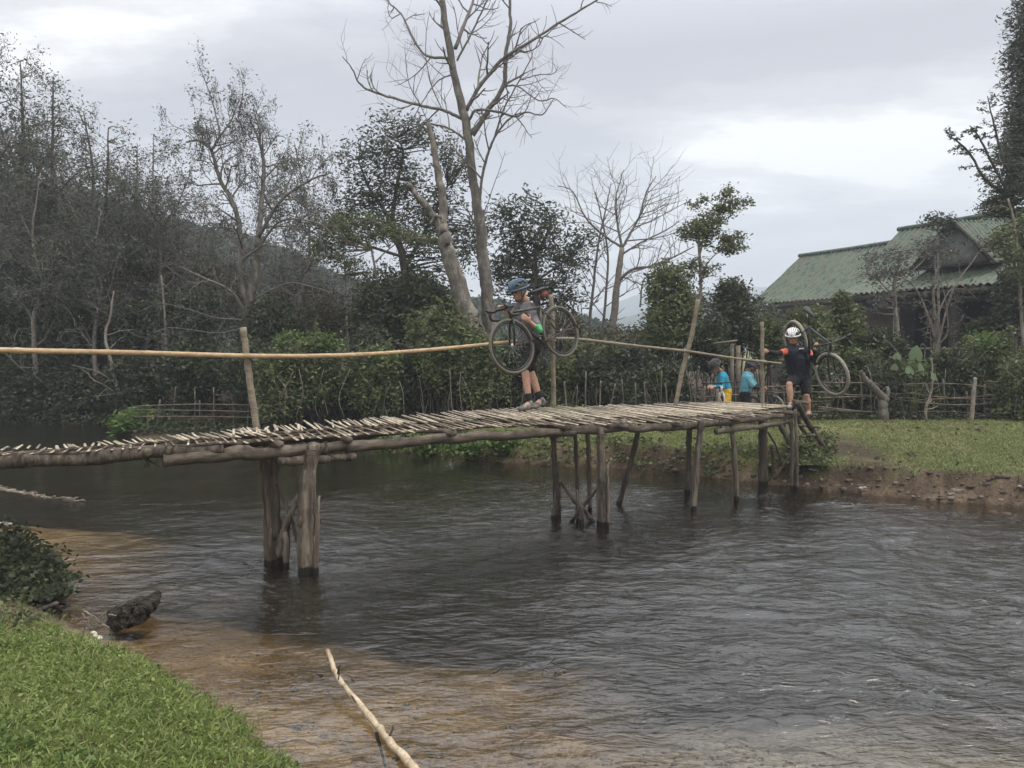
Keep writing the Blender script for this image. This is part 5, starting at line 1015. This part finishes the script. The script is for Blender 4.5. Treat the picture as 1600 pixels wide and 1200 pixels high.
# ---------------------------------------------------------------- trees on the right
tree('tall_tree', 'very tall dark tree with feathery foliage rising out of frame at the right edge', 'tree', [
 ([(1640, 560), (1628, 400), (1620, 250), (1615, 100), (1612, -60)], 21, .22, .06)], BARKD,
 lobes=[(1604, 20, 21, 20, 50, 60), (1606, 90, 21, 24, 45, 70), (1598, 160, 21, 24, 50, 80), (1592, 225, 21, 26, 40, 90), (1640, 100, 21, 45, 120, 150), (1640, 250, 21, 60, 80, 140), (1610, -60, 21, 26, 50, 60)], leaf=(L_GREY, 1, .14, .035), sub=34, spreadc=.15)
pl = dict(spread=.8, up=.0, jit=.1, nch=5, ratio=.5)
tree('plumed_tree', 'leafy tree with three drooping plumes reaching left over the porch gable', 'tree', [
 ([(1630, 560), (1610, 450), (1590, 360), (1570, 300)], 20, .14, .06), ([(1575, 310), (1540, 280), (1515, 240), (1495, 220), (1480, 212)], [20, 19.5], .04, .01, 14, .35, 0, pl), ([(1575, 300), (1550, 255), (1530, 215), (1515, 196)], [20, 19.8], .04, .01, 14, .35, 0, pl), ([(1580, 290), (1565, 240), (1552, 190), (1543, 150)], [20, 20.2], .04, .01, 14, .35, 0, pl)],
 BARKD, lobes=[(1566, 310, 20, 20, 26, 36), (1590, 300, 20, 30, 60, 110), (1585, 265, 20, 20, 25, 26), (1600, 360, 19.6, 26, 30, 40), (1545, 325, 20, 12, 12, 12), (1545, 290, 19.8, 10, 14, 6)], leaf=(L_DARK, 6, .09, .034, .03), sub=24, spreadc=.13)
tree('porch_tree', 'small tree with flat grey green fronds hiding the middle of the roof', 'tree', [
 ([(1412, 645), (1408, 560), (1400, 500), (1397, 450), (1400, 430)], 19.5, .075, .035), ([(1400, 470), (1375, 440), (1355, 425)], 19.5, .025, .008), ([(1400, 450), (1430, 420), (1450, 400)], 19.3, .025, .008), ([(1400, 440), (1405, 400), (1400, 380)], 19.5, .02, .006)],
 TWIG, lobes=[(1370, 428, 19.5, 34, 8, 13), (1390, 400, 19.5, 36, 9, 14), (1430, 392, 19.4, 34, 10, 15), (1405, 425, 19.5, 44, 9, 13), (1455, 378, 19.3, 20, 9, 8), (1360, 400, 19.6, 16, 6, 4), (1385, 470, 19.2, 20, 26, 12)], leaf=(L_MOSS, 1, .10, .03), sub=26, spreadc=.15)
tree('porch_tree', 'many stemmed pale tree without leaves low down in front of the porch', 'tree', [
 ([(1462, 620), (1460, 560), (1462, 500), (1458, 450), (1470, 410), (1488, 390)], 19.8, .05, .015, 7, .7, 1, tw), ([(1460, 560), (1475, 500), (1490, 450), (1515, 415), (1540, 380)], 19.7, .035, .01, 7, .7, 1, tw), ([(1461, 530), (1445, 480), (1430, 450), (1408, 432)], 19.7, .03, .01, 6, .6, 1, tw), ([(1462, 500), (1480, 460), (1500, 445), (1530, 470)], 19.6, .02, .008, 4, .5, 1, tw), ([(1465, 540), (1480, 520), (1478, 470), (1462, 420)], 19.7, .022, .01, 4, .5, 1, tw)],
 TWIG, twig=TWIG, lobes=[(1475, 392, 19.7, 14, 6, 5), (1540, 378, 19.6, 14, 6, 5), (1570, 385, 19.6, 16, 12, 12)], leaf=(L_GREY, 1, .10, .04, .06), sub=22, spreadc=.12)
tree('palm_like_tree', 'little umbrella topped tree standing above the ridge left of the plumed tree', 'tree', [([(1468, 620), (1467, 500), (1466, 420), (1465, 350)], 22, .04, .02)], TWIG, lobes=[(1465, 343, 22, 26, 5, 14), (1452, 350, 22, 16, 5, 5), (1482, 350, 22, 14, 5, 5)], leaf=(L_GREY, 1, .11, .035), sub=20, spreadc=.12)
tree('pale_tree', 'pale thin trunk with leafy sprays in front of the roof at the right edge', 'tree', [([(1610, 640), (1598, 520), (1592, 420), (1585, 350), (1575, 310)], 18.5, .045, .02, 5, .6, 1, tw), ([(1592, 420), (1605, 380), (1620, 350)], 18.5, .02, .008)], TWIG, lobes=[(1580, 400, 18.5, 20, 14, 16), (1605, 430, 18.4, 22, 18, 20), (1565, 370, 18.6, 16, 10, 10), (1600, 350, 18.6, 18, 14, 14)], leaf=(L_MID, 1, .11, .05), sub=22, spreadc=.12)
# lopped stump
tree('lopped_stump', 'lopped pale stump with one bent arm standing before the right hedge', 'tree', [([(1381, 660), (1380, 640), (1380, 618)], 16.3, .105, .09), ([(1384, 626), (1366, 606), (1352, 592), (1345, 578)], [16.3, 16.1], .085, .04), ([(1384, 626), (1388, 612), (1386, 604)], 16.3, .05, .03)], BARK)
tree('thin_stump', 'thin crooked pale stem before the right hedge', 'tree', [([(1447, 662), (1446, 640), (1452, 622), (1457, 600), (1456, 560)], 16.3, .035, .012, 5, .3, 0, tw)], TWIG)
tree('thin_stump', 'short mottled trunk low in the right hedge', 'tree', [([(1518, 662), (1519, 640), (1522, 610), (1524, 590)], 16.3, .05, .035)], TWIG)

def bigleaf(mb, c, n, up, L, W):
    n = unit(n); up = unit(arr(up) - n * np.dot(up, n)); s = np.cross(n, up); out_ = [(0, 0)]
    prof = [(0, .5), (.22, .33), (.40, .08), (.48, -.15), (.42, -.38), (.25, -.5), (.06, -.42), (0, -.25)]
    pts = prof + [(-x, y) for x, y in prof[-2:0:-1]]
    v = [arr(c)] + [arr(c) + s * x * W + up * y * L - n * (abs(x) * .25 * W + abs(y) * .08 * L) for x, y in pts]; k = len(pts); mb.add(v, None, [(0, 1 + i, 1 + (i + 1) % k) for i in range(k)])
LTARO = leafmat('leaf_taro', [(.085, .13, .055), (.125, .175, .08)], trans=.4)
t_ = thing('taro_plant', 'plant with one big pale heart shaped leaf standing in the right hedge', 'plant', P(1430, 600, 16.3)); b = MB(); st = MB()
for px, py, L, W, n_ in ((1432, 551, .42, .34, (-.2, -1, .35)), (1402, 556, .22, .22, (-.3, -1, .6)), (1422, 577, .30, .24, (.1, -1, .7)), (1440, 573, .26, .2, (.4, -1, .5)), (1398, 573, .2, .18, (-.4, -1, .3)), (1460, 588, .24, .2, (.3, -1, .6))):
    c = P(px, py, 16.1); bigleaf(b, c, n_, (.15, 0, 1), L * .85, W * .85); st.tube(spline([P(1428, 640, 16.3), P((px + 1428) / 2, 600, 16.25), c + arr((0, .04, 0))], 4), .008, 4)
b.obj('leaf', LTARO, t_, smooth=False); st.obj('stem', L_MID, t_)

# ---------------------------------------------------------------- fences
FEN = mat('fence_wood', [(.05, .042, .034), (.12, .10, .075), (.21, .175, .13)], scale=5, bump=.2)
def fence(name, label, x0, x1, d, ytop, rails, stakes, m=TWIG):
    g = TZ(P((x0 + x1) / 2, 600, d)[0], d); root = thing(name, label, 'fence', P((x0 + x1) / 2, 655, d))
    for k in range(rails):
        py = ytop + 8 + (650 - ytop) * k / rails + random.gauss(0, 2); n_ = max(1, int((x1 - x0) / 130))
        for q in range(n_):
            a = x0 + (x1 - x0) * q / n_ - 12; c = x0 + (x1 - x0) * (q + 1) / n_ + 12
            if random.random() < .15: continue
            b = MB(); yy = py + random.gauss(0, 3); b.tube(spline([P(a, yy + random.gauss(0, 3), d - .03), P((a + c) / 2, yy + random.gauss(0, 3), d - .05), P(c, yy + random.gauss(0, 3), d - .03)], 5), random.uniform(.010, .017), 5); b.obj('rail', m, root)
    for k in range(stakes):
        px = x0 + (x1 - x0) * (k + random.random() * .8) / stakes; b = MB(); q0 = P(px, 658, d + random.uniform(-.02, .06)); q0[2] = g - .1; q1 = P(px + random.gauss(0, 5), ytop + random.uniform(-14, 16), d + random.uniform(-.02, .06)); b.tube(spline([q0, (q0 + q1) / 2 + RNG.normal(0, .015, 3), q1], 4), random.uniform(.012, .022), 5); b.obj('stake', m, root)
    return root
fence('bamboo_fence', 'long rough fence of sticks and bamboo rails in the right hedge', 1290, 1680, 16.6, 596, 5, 15, FEN)
fence('bamboo_fence', 'rough stick fence between the rider in blue and the middle rail post', 880, 1110, 16.5, 590, 4, 13, FEN)
fence('bamboo_fence', 'broken bamboo fence leaning on the bank left of the left rail post', 222, 395, 17.9, 616, 4, 8, FEN)
fence('bamboo_fence', 'stick fence right behind the two riders on the grass', 1110, 1285, 16.8, 600, 4, 12, FEN)
fr_ = thing('post_and_crossbar', 'weathered wooden post frame with a crossbar behind the rider in blue', 'post frame', P(1137, 640, 17.0))
for a, c, r in (((1144, 537), (1144, 650), .045), ((1153, 540), (1155, 650), .055)): b = MB(); b.tube([P(*a, 17.0), P(*c, 17.0)], r, 8); b.obj('post', FEN, fr_)
b = MB(); b.tube([P(1114, 537, 16.9), P(1152, 532, 16.9)], .022, 7); b.obj('crossbar', FEN, fr_)
b = MB(); b.tube([P(1122, 597, 16), P(1121, 620, 16), P(1121, 665, 16)], .03, 7); tag(b.obj('wooden_stake', TWIG), 'short pale stake rising just left of the blue shirt', 'stake')

# ---------------------------------------------------------------- grass, ground cover, litter
def scat(n, x0, x1, y0, y1, keep):
    X = RNG.uniform(x0, x1, n); Y = RNG.uniform(y0, y1, n); z, a, b_ = terrain(X, Y); px = 800 + X / Y * F; py = HOR + (EYE - z) / Y * F
    k = keep(X, Y, z, a, b_) & (px > -60) & (px < 1660) & (py < 1260) & (Y > 1.2); return np.stack([X, Y, z], 1)[k]
def blades(mb, c, L, W, n, spread, lean=.5):
    c = np.repeat(c, n, 0); c = c + RNG.normal(0, spread, c.shape) * (1, 1, 0); a = RNG.normal(size=c.shape) * lean; a[:, 2] = 1; a /= np.linalg.norm(a, axis=1, keepdims=True); l = L * RNG.uniform(.5, 1.4, (len(c), 1))
    s_ = np.cross(a, RNG.normal(size=c.shape)); s_ /= np.maximum(np.linalg.norm(s_, axis=1, keepdims=True), 1e-6); tip = c + a * l + RNG.normal(0, .25, c.shape) * l * (1, 1, .3) - (0, 0, .004); mid = c + a * l * .55
    v = np.stack([c - s_ * W / 2, c + s_ * W / 2, mid + s_ * W * .42, tip, mid - s_ * W * .42], 1).reshape(-1, 3); i = np.arange(len(c))[:, None] * 5
    mb.add(v, np.concatenate([i, i + 1, i + 2, i + 4], 1), np.concatenate([i + 4, i + 2, i + 3], 1))
mb = MB(); c_ = scat(5000, -7, -2.2, 4, 8, lambda X, Y, z, a, b_: (a > .0) & (gedge(X, Y) < .05) & (noise(X, Y, .5, 2) > -.5 + 1.2 * (X > -3.3))); g = np.repeat(c_, 5, 0) + RNG.normal(0, .03, (len(c_) * 5, 3)) * (1, 1, .5) + (0, 0, .03); mb.leaves(g, .045, .022, droop=0); tag(mb.obj('bank_plants', L_MID, smooth=False), 'low weeds on the mud under the dark bush of the near bank', 'weeds', kind='stuff')
GRASSD = leafmat('grass_dry', [(.16, .15, .07), (.26, .23, .12), (.36, .31, .18), (.12, .15, .05)], trans=.3)
GRASSN = leafmat('grass_near', [(.11, .145, .035), (.165, .225, .055), (.225, .30, .085), (.30, .32, .13)], trans=.35); GRASSF = leafmat('grass_far', [(.10, .125, .04), (.155, .19, .06), (.21, .24, .085), (.29, .27, .14)], trans=.3)
mb = MB(); c_ = scat(64000, -6, 0, 1.2, 7, lambda X, Y, z, a, b_: (gedge(X, Y) > .09 * noise(X, Y, .4, 0)) & (noise(X, Y, .45, 5) > -1.7) & (noise(X, Y, .35, 2) < 1.25)); blades(mb, c_[::2], .055, .008, 4, .016, .9)
mb.leaves(c_ + RNG.uniform(.008, .04, (len(c_), 1)) * (0, 0, 1), .024, .013, droop=0); tag(mb.obj('grass', GRASSN, smooth=False), 'short green grass and clover on the near bank', 'grass', kind='stuff')
mb = MB(); c_ = scat(7000, -6, 0, 1.2, 7, lambda X, Y, z, a, b_: (gedge(X, Y) > -.05) & (noise(X, Y, .8, 1) > .2)); g = np.repeat(c_, 4, 0) + RNG.normal(0, .014, (len(c_) * 4, 3)) * (1, 1, .4) + (0, 0, .035); mb.leaves(g, .036, .021, droop=-.1); tag(mb.obj('clover', L_BRIGHT, smooth=False), 'patches of small round leaved clover in the near grass', 'clover', kind='stuff')
mb = MB(); c_ = scat(9000, -6, 0, 1.2, 7, lambda X, Y, z, a, b_: (gedge(X, Y) > .05) & (noise(X, Y, .6, 3) > .3)); blades(mb, c_, .075, .005, 3, .03, 1.0); tag(mb.obj('grass', GRASSD, smooth=False), 'dry yellowed grass in patches on the near bank', 'grass', kind='stuff')
mb = MB(); c_ = scat(1500, -6, 0, 1.2, 7, lambda X, Y, z, a, b_: (gedge(X, Y) > -.16) & (gedge(X, Y) < .12) & (RNG.random(len(X)) < .7)); blades(mb, c_, .11, .006, 7, .02, .55); tag(mb.obj('grass', GRASSF, smooth=False), 'taller ragged grass on the muddy edge of the near bank', 'grass', kind='stuff')
def farkeep(X, Y, z, a, b_):
    pm = np.exp(-(((X - 5.55 - (Y - 12) * .18) / .5) ** 2)) * (Y > 10.5) * (Y < 15.5); return (b_ > .27 + .07 * noise(X, Y, .5, 0)) & (Y < 17.4) & (RNG.random(len(X)) > pm) & ((X > -2.2) | (RNG.random(len(X)) < .12))
mb = MB(); c_ = scat(60000, -5, 13, 8.5, 17.4, farkeep); blades(mb, c_, .045, .012, 3, .03, .8); tag(mb.obj('grass', GRASSF, smooth=False), 'cropped grass of the lawn on the far bank', 'grass', kind='stuff')
mb = MB(); c_ = scat(5200, -3, 13, 8.5, 16, lambda X, Y, z, a, b_: (b_ > .18) & (b_ < .48) & (X > -1) & (noise(X, Y, .8, 1) > -.6)); blades(mb, c_, .10, .012, 5, .03, 1.0); tag(mb.obj('grass', GRASSF, smooth=False), 'ragged grass hanging over the cut edge of the far bank', 'grass', kind='stuff')
mb = MB(); c_ = scat(9000, -5, 5.2, 10.5, 17.2, lambda X, Y, z, a, b_: (b_ > .0) & (b_ < .6 + 1.2 * (X < -1)) & (noise(X, Y, .9, 4) > -.25 - .6 * (X < 0)) & (X < 4.7)); g = np.repeat(c_, 5, 0) + RNG.normal(0, .05, (len(c_) * 5, 3)) * (1, 1, .6) + (0, 0, .06); mb.leaves(g, .075, .04, droop=0); tag(mb.obj('bank_plants', L_MID, smooth=False), 'low leafy weeds covering the far bank under the bridge', 'weeds', kind='stuff')
mb = MB(); c_ = scat(16000, -16, -2, 15.5, 23, lambda X, Y, z, a, b_: (b_ > -.05) & (b_ < 2.6) & (noise(X, Y, 1.2, 4) > -.1)); g = np.repeat(c_, 5, 0) + RNG.normal(0, .08, (len(c_) * 5, 3)) * (1, 1, .7) + (0, 0, .10); mb.leaves(g, .12, .05, droop=.1); tag(mb.obj('bank_plants', L_DARK, smooth=False), 'dark weeds and creepers at the water under the thickets on the left', 'weeds', kind='stuff')
mb = MB(); c_ = scat(9000, -9, 13, 15.8, 18.2, lambda X, Y, z, a, b_: (Y > 16.3) & (b_ > .5)); g = np.repeat(c_, 4, 0) + RNG.normal(0, .07, (len(c_) * 4, 3)) * (1, 1, .6) + (0, 0, .07); mb.leaves(g, .09, .045, droop=.1); tag(mb.obj('bank_plants', L_DARK, smooth=False), 'dark weeds along the foot of the hedge and fence', 'weeds', kind='stuff')
shrub('bank_bush', 'bush with leafy hanging stems on the bank at the foot of the ladder', [(1255, 712, 11.7, 26, 22, 3), (1265, 735, 11.4, 22, 22, 3), (1220, 730, 12.2, 28, 22, 3), (1170, 720, 12.8, 40, 16, 3), (1285, 690, 12.2, 12, 18, 1)], L_MID, 7500, .065, .03, cat='bush')
shrub('fern_clump', 'fresh green fern clump at the water below the broken fence', [(200, 658, 18.2, 26, 12, 2), (222, 650, 18.4, 20, 12, 2), (185, 668, 18, 14, 8, 1)], L_BRIGHT, 1500, .15, .04, cat='fern')
shrub('weed_clump', 'bright green weeds on the bank under the bridge left of the middle posts', [(725, 697, 13.9, 26, 10, 2), (665, 692, 14.6, 28, 9, 2), (780, 690, 13.8, 24, 8, 2), (610, 694, 15.2, 24, 7, 1)], L_BRIGHT, 2600, .08, .05, cat='weeds', stems=0)
shrub('weed_clump', 'green weeds beside the foot of the middle rail post', [(880, 650, 13, 26, 8, 2), (850, 655, 13, 20, 7, 2)], L_BRIGHT, 700, .09, .04, cat='weeds', stems=0)
shrub('bank_bush', 'dark leafy bush on the near bank at the left edge', [(20, 895, 6.45, 62, 42, 4), (-50, 880, 6.6, 70, 60, 3), (62, 930, 6.1, 34, 26, 2), (10, 850, 6.9, 30, 18, 1), (10, 930, 5.95, 60, 34, 3), (75, 950, 5.8, 20, 14, 1)], L_DARK, 10500, .055, .03, cat='bush')
# litter
mb = MB(); c_ = scat(420, -3, 13, 9.5, 16.3, lambda X, Y, z, a, b_: b_ > .5); mb.leaves(c_ + (0, 0, .035), .10, .05, droop=0); tag(mb.obj('fallen_leaves', L_BROWN, smooth=False), 'dry leaves scattered on the far lawn', 'leaves', kind='stuff')
STONE = mat('river_stone', [(.09, .07, .05), (.18, .15, .12), (.36, .33, .28)], scale=3, rough=.8, bump=.2); mb = MB()
for p in scat(2600, 3.8, 13, 8.5, 12, lambda X, Y, z, a, b_: (b_ > -.1) & (b_ < .28))[:70]:
    r = abs(random.gauss(.018, .012)) + .006; mb.ellip(p + (0, 0, r * .2), (r * random.uniform(.8, 1.5), r, r * .7), nu=7, nv=3, zmin=-.6)
tag(mb.obj('gravel', STONE), 'small stones and crumbs of earth along the right bank', 'gravel', kind='stuff')
mb = MB()
for p in scat(1200, 3.5, 13, 8.5, 12, lambda X, Y, z, a, b_: (b_ > .12) & (b_ < .46))[:260]:                # roots and crumbs of the cut bank
    q = p + arr((random.gauss(0, .06), -.03, -random.uniform(.03, .14))); mb.tube(spline([p + (0, -.02, .03), (p + q) / 2 + RNG.normal(0, .015, 3), q], 3), np.linspace(.008, .003, 7), 4)
tag(mb.obj('bank_roots', POSTD), 'fine dark roots sticking out of the cut bank on the right', 'roots', kind='stuff')
PEB = leafmat('pebble', [(.07, .055, .035), (.20, .16, .11), (.35, .31, .25), (.12, .10, .08)], rough=.7, trans=0)
mb = MB()
for p in scat(30000, -8, 4, 2, 9.5, lambda X, Y, z, a, b_: (z < -.03) & (z > -.30) & (noise(X, Y, .9, 2) > .1))[:1500]:
    r = abs(random.gauss(.008, .006)) + .004; mb.ellip(p + (0, 0, r * .1), (r * random.uniform(.8, 1.6), r, r * .6), nu=6, nv=2, zmin=-.5)
tag(mb.obj('pebbles', PEB), 'pebbles on the sandy bed of the shallows', 'pebbles', kind='stuff')
mb = MB(); c_ = scat(16000, -8, 4, 2, 9.5, lambda X, Y, z, a, b_: (z < -.03) & (z > -.35) & (noise(X, Y, 1.1, 1) > 1.1))[:330]; mb.leaves(c_ + (0, 0, .012), .05, .022, droop=0); tag(mb.obj('sunken_leaves', POSTD, smooth=False), 'dark sunken leaves and bits of bark on the river bed', 'leaves', kind='stuff')
# clods of the cut bank
mb = MB()
for p in scat(5000, -1, 13, 8.5, 15, lambda X, Y, z, a, b_: (b_ > .05) & (b_ < .44))[:900]:
    r = random.uniform(.01, .045); mb.ellip(p + (0, 0, -r * .4), (r * random.uniform(1.2, 2.2), r, r * random.uniform(.5, .9)), nu=8, nv=4, zmin=-.5)
CLOD = mat('clod_soil', [(.035, .027, .02), (.08, .062, .045), (.14, .112, .085)], scale=9, rough=.95, bump=1.0, bscale=40, bdist=.02); tag(mb.obj('clods', CLOD), 'dark clods of earth on the cut face of the far bank', 'earth', kind='stuff')

# ---------------------------------------------------------------- things in and beside the water
def stick(label, pts, r, m=TWIG, name='stick', cat='stick', sides=7, **kw):
    b = MB(); q = spline([P(*p) for p in pts], 6, jit=.003); b.tube(q, np.interp(np.linspace(0, 1, len(q)), np.linspace(0, 1, len(r)), r) * (1 + .05 * RNG.normal(size=len(q))), sides); return tag(b.obj(name, m), label, cat), b
root = thing('branch', 'long pale broken branch rising from the water at the bottom of the photo', 'branch', P(640, 1195, 3.65)); 
b = MB(); q = spline([P(512, 1016, 4.75), P(528, 1058, 4.55), P(560, 1098, 4.3), P(600, 1148, 4.0), P(640, 1192, 3.7), P(680, 1240, 3.5)], 7, jit=.003); b.tube(q, np.linspace(.0125, .024, len(q)) * (1 + .06 * RNG.normal(size=len(q))), 9); b.obj('limb', mat('stick_pale', [(.22, .16, .10), (.42, .33, .22), (.56, .46, .33)], scale=9, bump=.5, bdist=.01), root)
for pts, r in (([(588, 1145, 4.05), (597, 1178, 3.95), (606, 1215, 3.9)], .010), ([(607, 1155, 3.95), (613, 1140, 3.95), (614, 1133, 3.95)], .008), ([(528, 1052, 4.55), (531, 1040, 4.5), (529, 1062, 4.5)], .007), ([(548, 1085, 4.38), (556, 1098, 4.25)], .007)): b = MB(); b.tube(spline([P(*p) for p in pts], 3), np.linspace(r, r * .5, 3 * (len(pts) - 1) + 1), 5); b.obj('twig', POSTD, root)
stick('curved brown twig on the grass edge at the bottom left', [(410, 1166, 3.95), (440, 1160, 3.98), (475, 1156, 4.0), (498, 1168, 3.95)], [.008, .007, .004], TWIG)
def zw(py): return EYE * F / (py - HOR)
def wstick(label, pts, r, m, h=.012): b = MB(); q = spline([P(px, py, (EYE - h) * F / (py - HOR)) for px, py in pts], 5); b.tube(q, np.interp(np.linspace(0, 1, len(q)), np.linspace(0, 1, len(r)), r), 6); return tag(b.obj('stick', m), label, 'stick')
wstick('thin dark stick lying in the shallow water above the pale branch', [(610, 1026), (660, 1025), (720, 1026), (780, 1029), (830, 1040)], [.007, .011, .005], POSTD, .02)
wstick('pale thin stick floating in the shallows right of centre', [(870, 1030), (920, 1027), (960, 1029), (1000, 1031)], [.003, .006, .004], TWIG)
stick('dark arched twig standing out of the shallow water', [(770, 1052, 4.9), (800, 1036, 5.0), (822, 1031, 5.05), (850, 1042, 5.0), (868, 1050, 4.92)], [.005, .007, .007, .005], POSTD)
b = MB(); c0 = P(862, 1046, 4.97)
for _ in range(26): a = c0 + RNG.normal(0, 1, 3) * (.05, .03, .012); b.tube([a, a + RNG.normal(0, .05, 3) * (1, 1, .3)], .004, 4)
tag(b.obj('debris_clump', POSTD), 'small dark clump of wet twigs caught in the shallows', 'debris')
stick('pale log end lying at the left edge of the water', [(-60, 815, 8.9), (0, 819, 8.95), (30, 824, 8.9), (58, 829, 8.85)], [.04, .034, .028, .008], TWIG, 'log', 'log')
wstick('thin pale stick in the brown shallows by the dark near bush', [(60, 877), (90, 879), (112, 877)], [.005, .006, .003], TWIG)
b = MB()
for t in np.linspace(0, 1, 70):
    px = -40 + 165 * t; py = 757 + 28 * t + random.gauss(0, 1.2); c = P(px, py, (EYE - .01) * F / (py - HOR)); r = random.uniform(.015, .045) * (1.2 - t); b.ellip(c, (r * 2, r, r * .6), nu=7, nv=3, zmin=-.5)
    if random.random() < .5: b.tube([c + (0, 0, .01), c + arr((random.gauss(.04, .08), random.gauss(0, .03), random.uniform(0, .04)))], .007, 4)
tag(b.obj('drift_debris', mat('drift', [(.10, .08, .06), (.3, .26, .2)], scale=12, bump=.4)), 'line of pale drift debris and scum on the water at left', 'debris', kind='stuff')
b = MB(); c0 = P(202, 958, 5.75)
for k in range(46):                                                  # rotten stump: a slanting mass of broken ridges, higher to the right
    t = RNG.random(); a = c0 + arr((-.16 + .28 * t, RNG.normal(0, .06), -.09 + .09 * t)); e_ = a + arr((RNG.normal(.01, .04), RNG.normal(0, .04), RNG.uniform(.03, .07 + .06 * t)))
    capsule(b, a, e_, random.uniform(.035, .06), random.uniform(.018, .042), 6)
rt = bpy.data.objects.new('tmp_root', None); so2 = fuse(b, 'tree_stump', mat('wet_stump', [(.012, .010, .008), (.035, .03, .022), (.075, .065, .045)], scale=22, rough=.75, bump=1.0, bdist=.03), rt, .011, 0)
so2.parent = None; so2.matrix_parent_inverse = Matrix.Identity(4); bpy.data.objects.remove(rt); me_ = so2.data; co = np.empty(len(me_.vertices) * 3); me_.vertices.foreach_get('co', co); co = co.reshape(-1, 3)
for ax in range(3): co[:, ax] += .009 * noise(co[:, (ax + 1) % 3] * 1 + co[:, 0], co[:, 2] * 1.7 + co[:, 1], .05, ax)
me_.vertices.foreach_set('co', co.ravel()); me_.update(); tag(so2, 'dark wet rotten stump in the water by the near bank', 'stump')
b = MB()
for pts in ([(128, 958), (138, 970), (140, 985)], [(165, 958), (155, 966), (150, 985)], [(155, 972), (146, 962), (130, 955)], [(170, 960), (182, 962)], [(160, 975), (172, 982), (176, 1000)]): b.tube(spline([P(x, y, 5.6) for x, y in pts], 4, jit=.004), .0055, 5)
tag(b.obj('root_tangle', TWIG), 'pale tangled roots at the mud edge beside the dark stump', 'roots')
b = MB(); b.ellip(P(151, 998, 5.42), (.045, .03, .025), nu=10, nv=5); b.ellip(P(146, 992, 5.45), (.03, .02, .03), nu=10, nv=5); tag(b.obj('rag', plain('rag_white', (.55, .52, .44), .8)), 'small crumpled whitish rag on the mud by the pale roots', 'rag')
b = MB()
for _ in range(14): a = P(random.uniform(385, 420), random.uniform(882, 892), 7.35); b.tube(spline([a, a + RNG.normal(0, .06, 3) * (1, 1, .4), a + RNG.normal(0, .12, 3) * (1, 1, .4)], 3), .004, 4)
tag(b.obj('debris_clump', POSTD), 'dark twigs caught at the foot of the left bridge posts', 'debris')

# ---------------------------------------------------------------- haze
b = MB(); b.box((0, 300, 80), (3000, 1800, 170)); hz = b.obj('haze', None, smooth=False)
m, nt = newmat('haze_air'); o = nt.nodes.new('ShaderNodeOutputMaterial'); v_ = nt.nodes.new('ShaderNodeVolumePrincipled'); v_.inputs['Color'].default_value = (.86, .92, 1, 1); v_.inputs['Density'].default_value = .0015; v_.inputs['Anisotropy'].default_value = .2
nt.links.new(v_.outputs[0], o.inputs['Volume']); hz.data.materials.append(m); tag(hz, 'thin pale haze over the valley', 'haze', kind='stuff')
